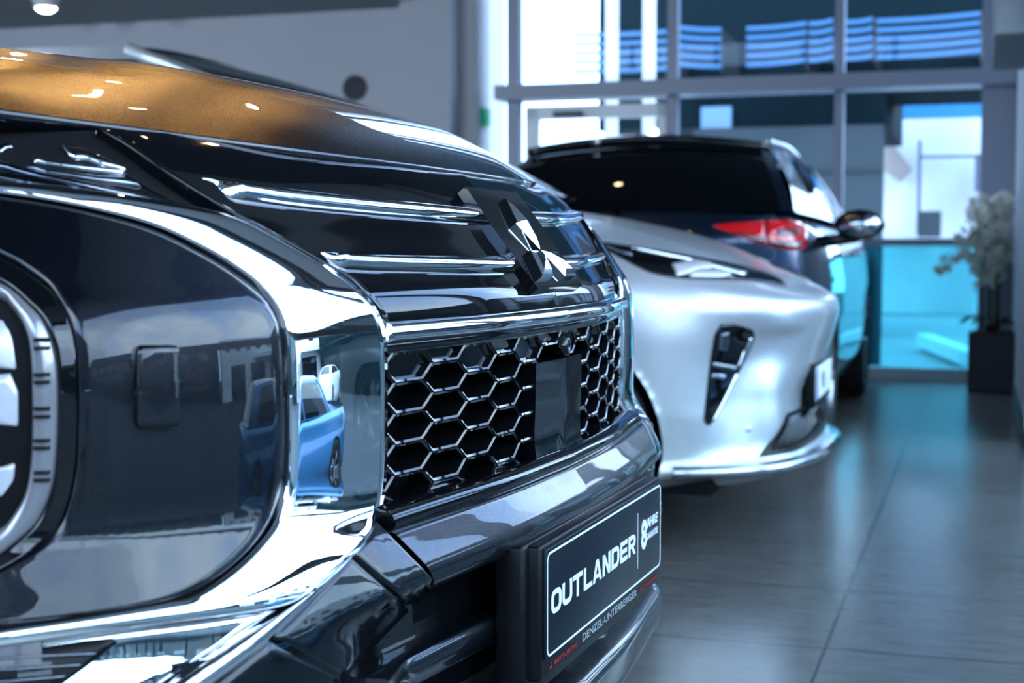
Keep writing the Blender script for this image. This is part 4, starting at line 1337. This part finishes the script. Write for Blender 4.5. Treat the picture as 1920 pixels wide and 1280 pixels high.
# ---- planter ----------------------------------------------------------------------
def planter():
    s, r = RP(1863, 737, 10.38)[0], 10.38
    sz, h = .300, .40
    p = W(s-.02, r+.15, 0)
    e = empty('potted_orchid', p, RA)
    tag(e, 'tall white orchids in a square black planter beside the right wall', 'potted plant')
    b = MB(); t = sz/2
    prof = [(t*.97, 0), (t, .01), (t, h-.004), (t-.004, h), (t-.018, h), (t-.02, h-.03), (t-.02, h-.05)]
    G = [[Vector((a*x, a*y, z)) for x, y in ((-1, -1), (1, -1), (1, 1), (-1, 1))] for a, z in prof]
    b.grid(G, True); b.F.append(tuple(len(b.V)-4+k for k in range(4)))
    b.build('pot', mat('black_planter', (.004, .004, .005), .35), e, False)
    br = MB()
    rnd = random.Random(3)
    for k in range(70):
        x, y = rnd.uniform(-.12, .12), rnd.uniform(-.12, .12)
        br.box((x, y, h-.02+rnd.uniform(0, .02)), (.03, .018, .012), Matrix.Rotation(rnd.uniform(0, 6), 4, (rnd.random(), rnd.random(), 1)))
    br.build('bark', noise_mat('bark_chips', (.20, .09, .03), (.35, .2, .08), 20, .9), e, False)
    leafm = noise_mat('dark_orchid_leaf', (.008, .03, .014), (.02, .05, .02), 8, .45)
    for k in range(13):
        a = 2*pi*k/13 + rnd.uniform(-.2, .2); L = rnd.uniform(.16, .27) if cos(a) < .3 else .15
        G = []
        for i in range(9):
            t_ = i/8; w = .034*sin(pi*min(1, t_*.92+.05))**.7
            cx = L*t_; cz = h + .12*sin(t_*2.2)*1.0 - .05*t_*t_
            G.append([Vector((cos(a)*cx - sin(a)*w*v, sin(a)*cx + cos(a)*w*v, cz + .008*abs(v))) for v in (-1, -.4, .4, 1)])
        lb = MB().grid(G); g2 = [[p_ - Vector((0, 0, .004)) for p_ in row] for row in G]; lb.grid(g2)
        lb.build('leaf', leafm, e)
    stemm = noise_mat('orchid_stem', (.05, .05, .015), (.11, .09, .03), 12, .6)
    petm = noise_mat('white_orchid_petal', (.66, .66, .54), (.95, .95, .88), 30, .6)
    budm = mat('yellow_green_bud', (.30, .28, .05), .6)
    # sprays: rise and arch over
    for k in range(15):
        a = 2*pi*k/15 + rnd.uniform(-.25, .25)
        H = rnd.uniform(.62, .98); out = rnd.uniform(.10, .34)
        if k % 5 == 0: H, out = rnd.uniform(.95, 1.04), .1
        b0 = Vector((rnd.uniform(-.07, .07), rnd.uniform(-.07, .07), h))
        pts = []
        for i in range(15):
            t_ = i/14
            rr_ = out*max(0, t_-.35)**1.6/.65**1.6
            zz = h + H*min(1, t_*1.35)*.86 - (.20*max(0, t_-.62)/.38 if out > .15 else 0)
            if t_*1.35 > 1: zz += .03*sin((t_*1.35-1)*8)
            q0 = b0 + Vector((cos(a)*rr_*(1.35 if cos(a) < 0 else .5), sin(a)*rr_*.7, zz-h)); q0.x = min(q0.x, .09)
            pts.append(q0)
        st = MB().tube(pts, .0045, 6).build('flower_stem', stemm, e)
        fl = MB()
        for i in range(36):
            t_ = rnd.uniform(.46, 1.0)
            q = pts[min(13, int(t_*14))].lerp(pts[min(14, int(t_*14)+1)], rnd.random()) + Vector((rnd.gauss(0, .04), rnd.gauss(0, .04), rnd.gauss(0, .035)))
            q.x = min(q.x, .10)
            ax = Vector((rnd.gauss(0, 1), rnd.gauss(0, 1)-.8, rnd.gauss(0, .5))).normalized()
            qm = ax.to_track_quat('Z', 'Y').to_matrix()
            pr = rnd.uniform(.026, .042)
            if i % 6 == 5:
                Mx_ = Matrix.Translation(q)
                MB().lathe([(0, -.012), (.007, -.006), (.009, 0), (.006, .008), (0, .013)], 8, Mx_).build('bud', budm, st)
                continue
            for j in range(5):
                an = 2*pi*j/5; ca, sa = cos(an), sin(an)
                P = []
                for (u, v, w) in ((0, 0, 0), (.55, -.34, .10), (1.0, -.20, .02), (1.08, 0, -.03), (1.0, .20, .02), (.55, .34, .10)):
                    P.append(q + qm @ (Vector((ca*u - sa*v, sa*u + ca*v, w))*pr))
                fl.add(P, [(0, 1, 2, 3, 4, 5)])
        fl.build('blossoms', petm, st, False)['kind'] = 'stuff'
planter()
# ================================================================== outside
M['ground'] = noise_mat('pale_paving', (.30, .32, .34), (.40, .42, .43), 2, .9)
M['asphalt'] = noise_mat('asphalt', (.009, .016, .022), (.018, .028, .036), 3, .9)
M['facade_white'] = noise_mat('white_render', (.80, .80, .82), (.86, .86, .88), 1, .85)
M['facade_dark'] = noise_mat('dark_teal_cladding', (.004, .012, .016), (.005, .015, .02), 1, .9, spec=.1)
M['facade_grey'] = noise_mat('grey_blue_panels', (.060, .075, .085), (.070, .085, .095), 1, .9, spec=.1)
M['louvre'] = mat('blue_reflection', (.05, .16, .34), .5, .0)
M['office_glass'] = mat('grey_teal_office_glass', (.05, .10, .12), .3)
M['win_dark'] = mat('dark_window', (.01, .015, .02), .1)
room(B(WS+.25, 70, -45, 70, -1.2, -.92), 'ground_outside', M['asphalt'])
room(B(-20, WS+.25, FARR+.15, 60, -.3, -.02), 'ground_back', M['ground'])

# dark building with blue reflection slats, seen through the far glazing
r0 = 16.0
def S_(px, r=r0): return RP(px, 300, r)[0]
def Z_(py, r=r0, px=1500): return RP(px, py, r)[1]
bd = empty('office_building', W(S_(1440), r0+2, -.02), RA)
tag(bd, 'dark teal office block outside the far window, behind blue reflection strips', 'building')
def loc(mb, root):     # room coordinates into the frame of a rotated root
    o = Vector((root.location.dot(RS), root.location.dot(RR), root.location.z))
    mb.V = [v - o for v in mb.V]; return mb
f = MB(); B(S_(1072), S_(1645), r0+1.2, r0+5, Z_(236, r0+1.2), 9, f); B(S_(1645), S_(1838)+.4, r0+1.2, r0+3, Z_(176, r0+1.2), 9, f)
loc(f, bd).build('upper_wall', M['facade_dark'], bd, False)
loc(B(S_(1268), S_(1643), r0+1.0, r0+1.3, -.02, Z_(237, r0+1.0)), bd).build('ground_wall', M['facade_grey'], bd, False)
f = MB(); 
for y in (320, ): B(S_(1268), S_(1643), r0+.98, r0+1.01, Z_(y+5, r0+1), Z_(y-4, r0+1), f)
loc(f, bd).build('panel_joint', M['frame_dark'], bd, False)
loc(B(S_(1278), S_(1338), r0+1.15, r0+1.22, Z_(236, r0+1.2), Z_(196, r0+1.2)), bd).build('office_window', mat('sky_blue_window', (.25, .42, .62), .25), bd, False)
segs = [(1073, 1250, 66, 60, 'behind the white posts'), (1274, 1352, 52, 56, 'right of the tall grey mullion'), (1400, 1512, 54, 44, 'left of the centre mullion'),
        (1517, 1562, 45, 38, 'against the centre mullion'), (1582, 1636, 42, 36, 'right of the centre mullion'), (1644, 1838, 40, 26, 'next to the right wall')]
for a, b_, ya, yb_, w_ in segs:
    root = empty('reflection_bank', W(S_((a+b_)/2), r0, Z_(140)), RA)  # blue slats stand in for reflections in the far panes
    tag(root, 'bank of five blue strips built as reflections in the far glass, ' + w_, 'louvre', 'blue reflection strips')
    for k in range(5):
        mb = MB()
        dy = 17.0*k
        pts = []
        for i in range(11):
            t = i/10
            y = lerp(ya, yb_, t) + dy + 2.0*sin(pi*t)
            px = lerp(a, b_, t)
            s, z = RP(px, y, r0)
            pts.append(Vector((s, r0, z)))
        G = [[p + Vector((0, dr_, dz)) for dr_, dz in ((-.02, -.022), (-.02, .022), (.03, .03), (.03, -.014))] for p in pts]
        mb.grid(G, True)
        n_ = len(mb.V); mb.F += [(0, 1, 2, 3), (n_-4, n_-3, n_-2, n_-1)]
        loc(mb, root).build('reflection_slat', M['louvre'], root, False)
    mb = MB(); B(S_(b_-4), S_(b_), r0+.03, r0+1.2, Z_(ya+75), Z_(ya-4), mb); loc(mb, root).build('bracket', M['frame_dark'], root, False)
for a, b_, w_ in ((1135, 1155, 'left of the two behind the glazed door'), (1205, 1225, 'right of the two behind the glazed door')):
    r = 14.0
    p = MB(); B(RP(a, 100, r)[0], RP(b_, 100, r)[0], r, r+.1, -.02, 7, p)
    o = p.build('post', M['facade_white'], None, False); o.rotation_euler = (0, 0, RA)
    tag(o, 'tall white post outside, ' + w_, 'post', None)
# white house with a sloping roof, right
r1 = 24.0
h = empty('white_house', W(S_(1740, r1), r1, -.02), RA)
tag(h, 'bright white house with a beige gable outside the far window', 'building')
loc(B(S_(1600, r1), S_(1900, r1), r1, r1+4, -.02, Z_(228, r1)), h).build('house_wall', M['facade_white'], h, False)
g = MB(); P = [(S_(1654, r1), r1-.5, Z_(245, r1)), (S_(1712, r1), r1-.5, Z_(322, r1)), (S_(1690, r1), r1-.5, Z_(345, r1)), (S_(1654, r1), r1-.5, Z_(322, r1))]
g.ngon([Vector(p) for p in P], Vector((0, .4, 0))); loc(g, h).build('gable', mat('beige_gable', (.42, .34, .30), .8), h, False)
f = MB(); B(S_(1722, r1), S_(1729, r1), r1-.3, r1-.2, Z_(440, r1), Z_(270, r1), f); B(S_(1722, r1), S_(1838, r1), r1-.3, r1-.2, Z_(303, r1), Z_(298, r1), f); B(S_(1828, r1), S_(1840, r1), r1-.3, r1-.2, Z_(365, r1), Z_(298, r1), f)
loc(f, h).build('canopy_frame', mat('lilac_grey_steel', (.18, .18, .26), .5), h, False)
f = MB(); B(S_(1727, r1), S_(1768, r1), r1-.8, r1-.3, Z_(446, r1), Z_(400, r1), f)
loc(f, h).build('bench', M['facade_grey'], h, False)
f = MB(); B(S_(1644, r1-1), S_(1850, r1-1), r1-1, r1-.6, Z_(225, r1-1), Z_(180, r1-1), f)
aw = f.build('awning', mat('blue_awning', (.03, .26, .55), .6), None, False); aw.rotation_euler = (0, 0, RA)
tag(aw, 'bright blue awning strip above the white house outside', 'awning')
f = MB(); B(S_(1640, r1-1), S_(1650, r1-1), r1-1, r1-.6, -.02, Z_(225, r1-1), f); B(S_(1845, r1-1), S_(1855, r1-1), r1-1, r1-.6, -.02, Z_(225, r1-1), f)
f.build('awning_post', M['facade_white'], aw, False)
# bollard and kerb seen through the turquoise pane
s, _ = RP(1634, 600, 12.6)
bo = MB().lathe([(.08, -.02), (.08, .80), (.05, .86), (.045, .95), (0, .96)], 20).build('bollard', mat('dark_bollard', (.02, .04, .06), .6))
bo.location = W(s, 12.6, 0); tag(bo, 'dark bollard behind the turquoise pane', 'bollard')
k = MB(); a = RP(1722, 600, 15.5); 
pA = Vector((RP(1722, 605, 13.6)[0], 15.0, .02)); pB = Vector((RP(1825, 665, 12.6)[0]+.05, 12.2, .02))
d = (pB-pA).normalized(); n_ = Vector((-d.y, d.x, 0))*.07
k.ngon([pA-n_, pB-n_, pB+n_, pA+n_], Vector((0, 0, .12)))
o = k.build('kerb', M['facade_white'], None, False); o.rotation_euler = (0, 0, RA); tag(o, 'white sloping kerb on the paving behind the turquoise pane', 'kerb')

# things across the car park, mirrored in the chrome
bw = empty('workshop_building', W(24, 2, -.92), RA)
tag(bw, 'long white workshop with a row of small windows, mirrored in the chrome bracket', 'building')
loc(B(24, 30, 2, 70, -.92, 5.2), bw).build('front_wall', M['facade_white'], bw, False)
loc(B(22.4, 24, 10, 36, 2.1, 2.5), bw).build('canopy', M['facade_white'], bw, False)
for k in range(25):
    loc(B(23.95, 24.02, 3+2.6*k, 3+2.6*k+1.0, 3.2, 4.2), bw).build('window', M['win_dark'], bw, False)
for k in range(7):
    loc(B(23.95, 24.02, 4+5.0*k, 4+5.0*k+3.4, -.9, 1.7), bw).build('workshop_door', M['win_dark'], bw, False)

wh = empty('brick_warehouse', W(24, -20, -.92), RA)
tag(wh, 'dark brick warehouse beside the white workshop, mirrored in the black corner panel', 'building')
loc(B(24, 32, -60, 1.5, -.92, 4.4), wh).build('front_wall', M['facade_dark'], wh, False)
for k in range(20):
    loc(B(23.95, 24.02, -55+2.8*k, -55+2.8*k+1.3, 2.6, 3.6), wh).build('window', M['office_glass'], wh, False)
ob = empty('apartment_building', W(-6, -26, -.02), RA)
tag(ob, 'dark brick block across the yard, mirrored faintly in the black corner panel', 'building')
loc(B(-30, 12, -32, -26, -.02, 7.0), ob).build('front_wall', M['facade_dark'], ob, False)
for k in range(14):
    loc(B(-28+2.8*k, -26.6+2.8*k, -26.02, -25.95, 3.4, 5.0), ob).build('window', M['win_dark'], ob, False)
room(B(-40, WS+.25, -45, -5.2, -.3, -.02), 'ground_front', M['asphalt'])
go = empty('glass_office', W(14, 30, -.92), RA)
tag(go, 'dark glazed office across the yard, mirrored in the grille radar cover', 'building')
loc(B(8, 22, 17, 64, -.92, 4.6), go).build('front_wall', M['facade_dark'], go, False)
for k in range(14):
    for j in range(2):
        loc(B(7.93, 8.02, 17.5+3.2*k, 19.0+3.2*k, -.4+2.6*j, 1.6+2.6*j), go).build('window', M['office_glass'], go, False)
# ------------------------------------------------------------------ light
w = bpy.data.worlds.new('World'); SC.world = w; w.use_nodes = True
N, L = w.node_tree.nodes, w.node_tree.links
bg = N['Background']
tc = N.new('ShaderNodeTexCoord')
nz = N.new('ShaderNodeTexNoise'); nz.inputs['Scale'].default_value = 2.2; nz.inputs['Detail'].default_value = 6
cr = N.new('ShaderNodeValToRGB')
cr.color_ramp.elements[0].position = .38; cr.color_ramp.elements[0].color = (.29, .49, .90, 1)
cr.color_ramp.elements[1].position = .62; cr.color_ramp.elements[1].color = (.68, .85, 1.0, 1)
L.new(tc.outputs['Generated'], nz.inputs['Vector']); L.new(nz.outputs['Fac'], cr.inputs[0]); L.new(cr.outputs[0], bg.inputs['Color'])
bg.inputs['Strength'].default_value = 9.0

# ------------------------------------------------------------------ camera object
cd = bpy.data.cameras.new('camera'); co = bpy.data.objects.new('camera', cd); COL.objects.link(co)
co.location = EYE; co.rotation_euler = (pi/2 - PITCH, 0, 0)
cd.sensor_width = 36; cd.lens = FPX/1920*36; cd.clip_start = .05; cd.clip_end = 200
cd.dof.use_dof = True; cd.dof.focus_distance = 1.70; cd.dof.aperture_fstop = 6.2
SC.camera = co
SC.view_settings.view_transform = 'Standard'; SC.view_settings.look = 'None'; SC.view_settings.gamma = 1; SC.view_settings.use_curve_mapping = False
SC.view_settings.exposure = 0.0
SC.cycles.use_denoising = True
SC.cycles.max_bounces = 10; SC.cycles.transparent_max_bounces = 12; SC.cycles.sample_clamp_indirect = 8
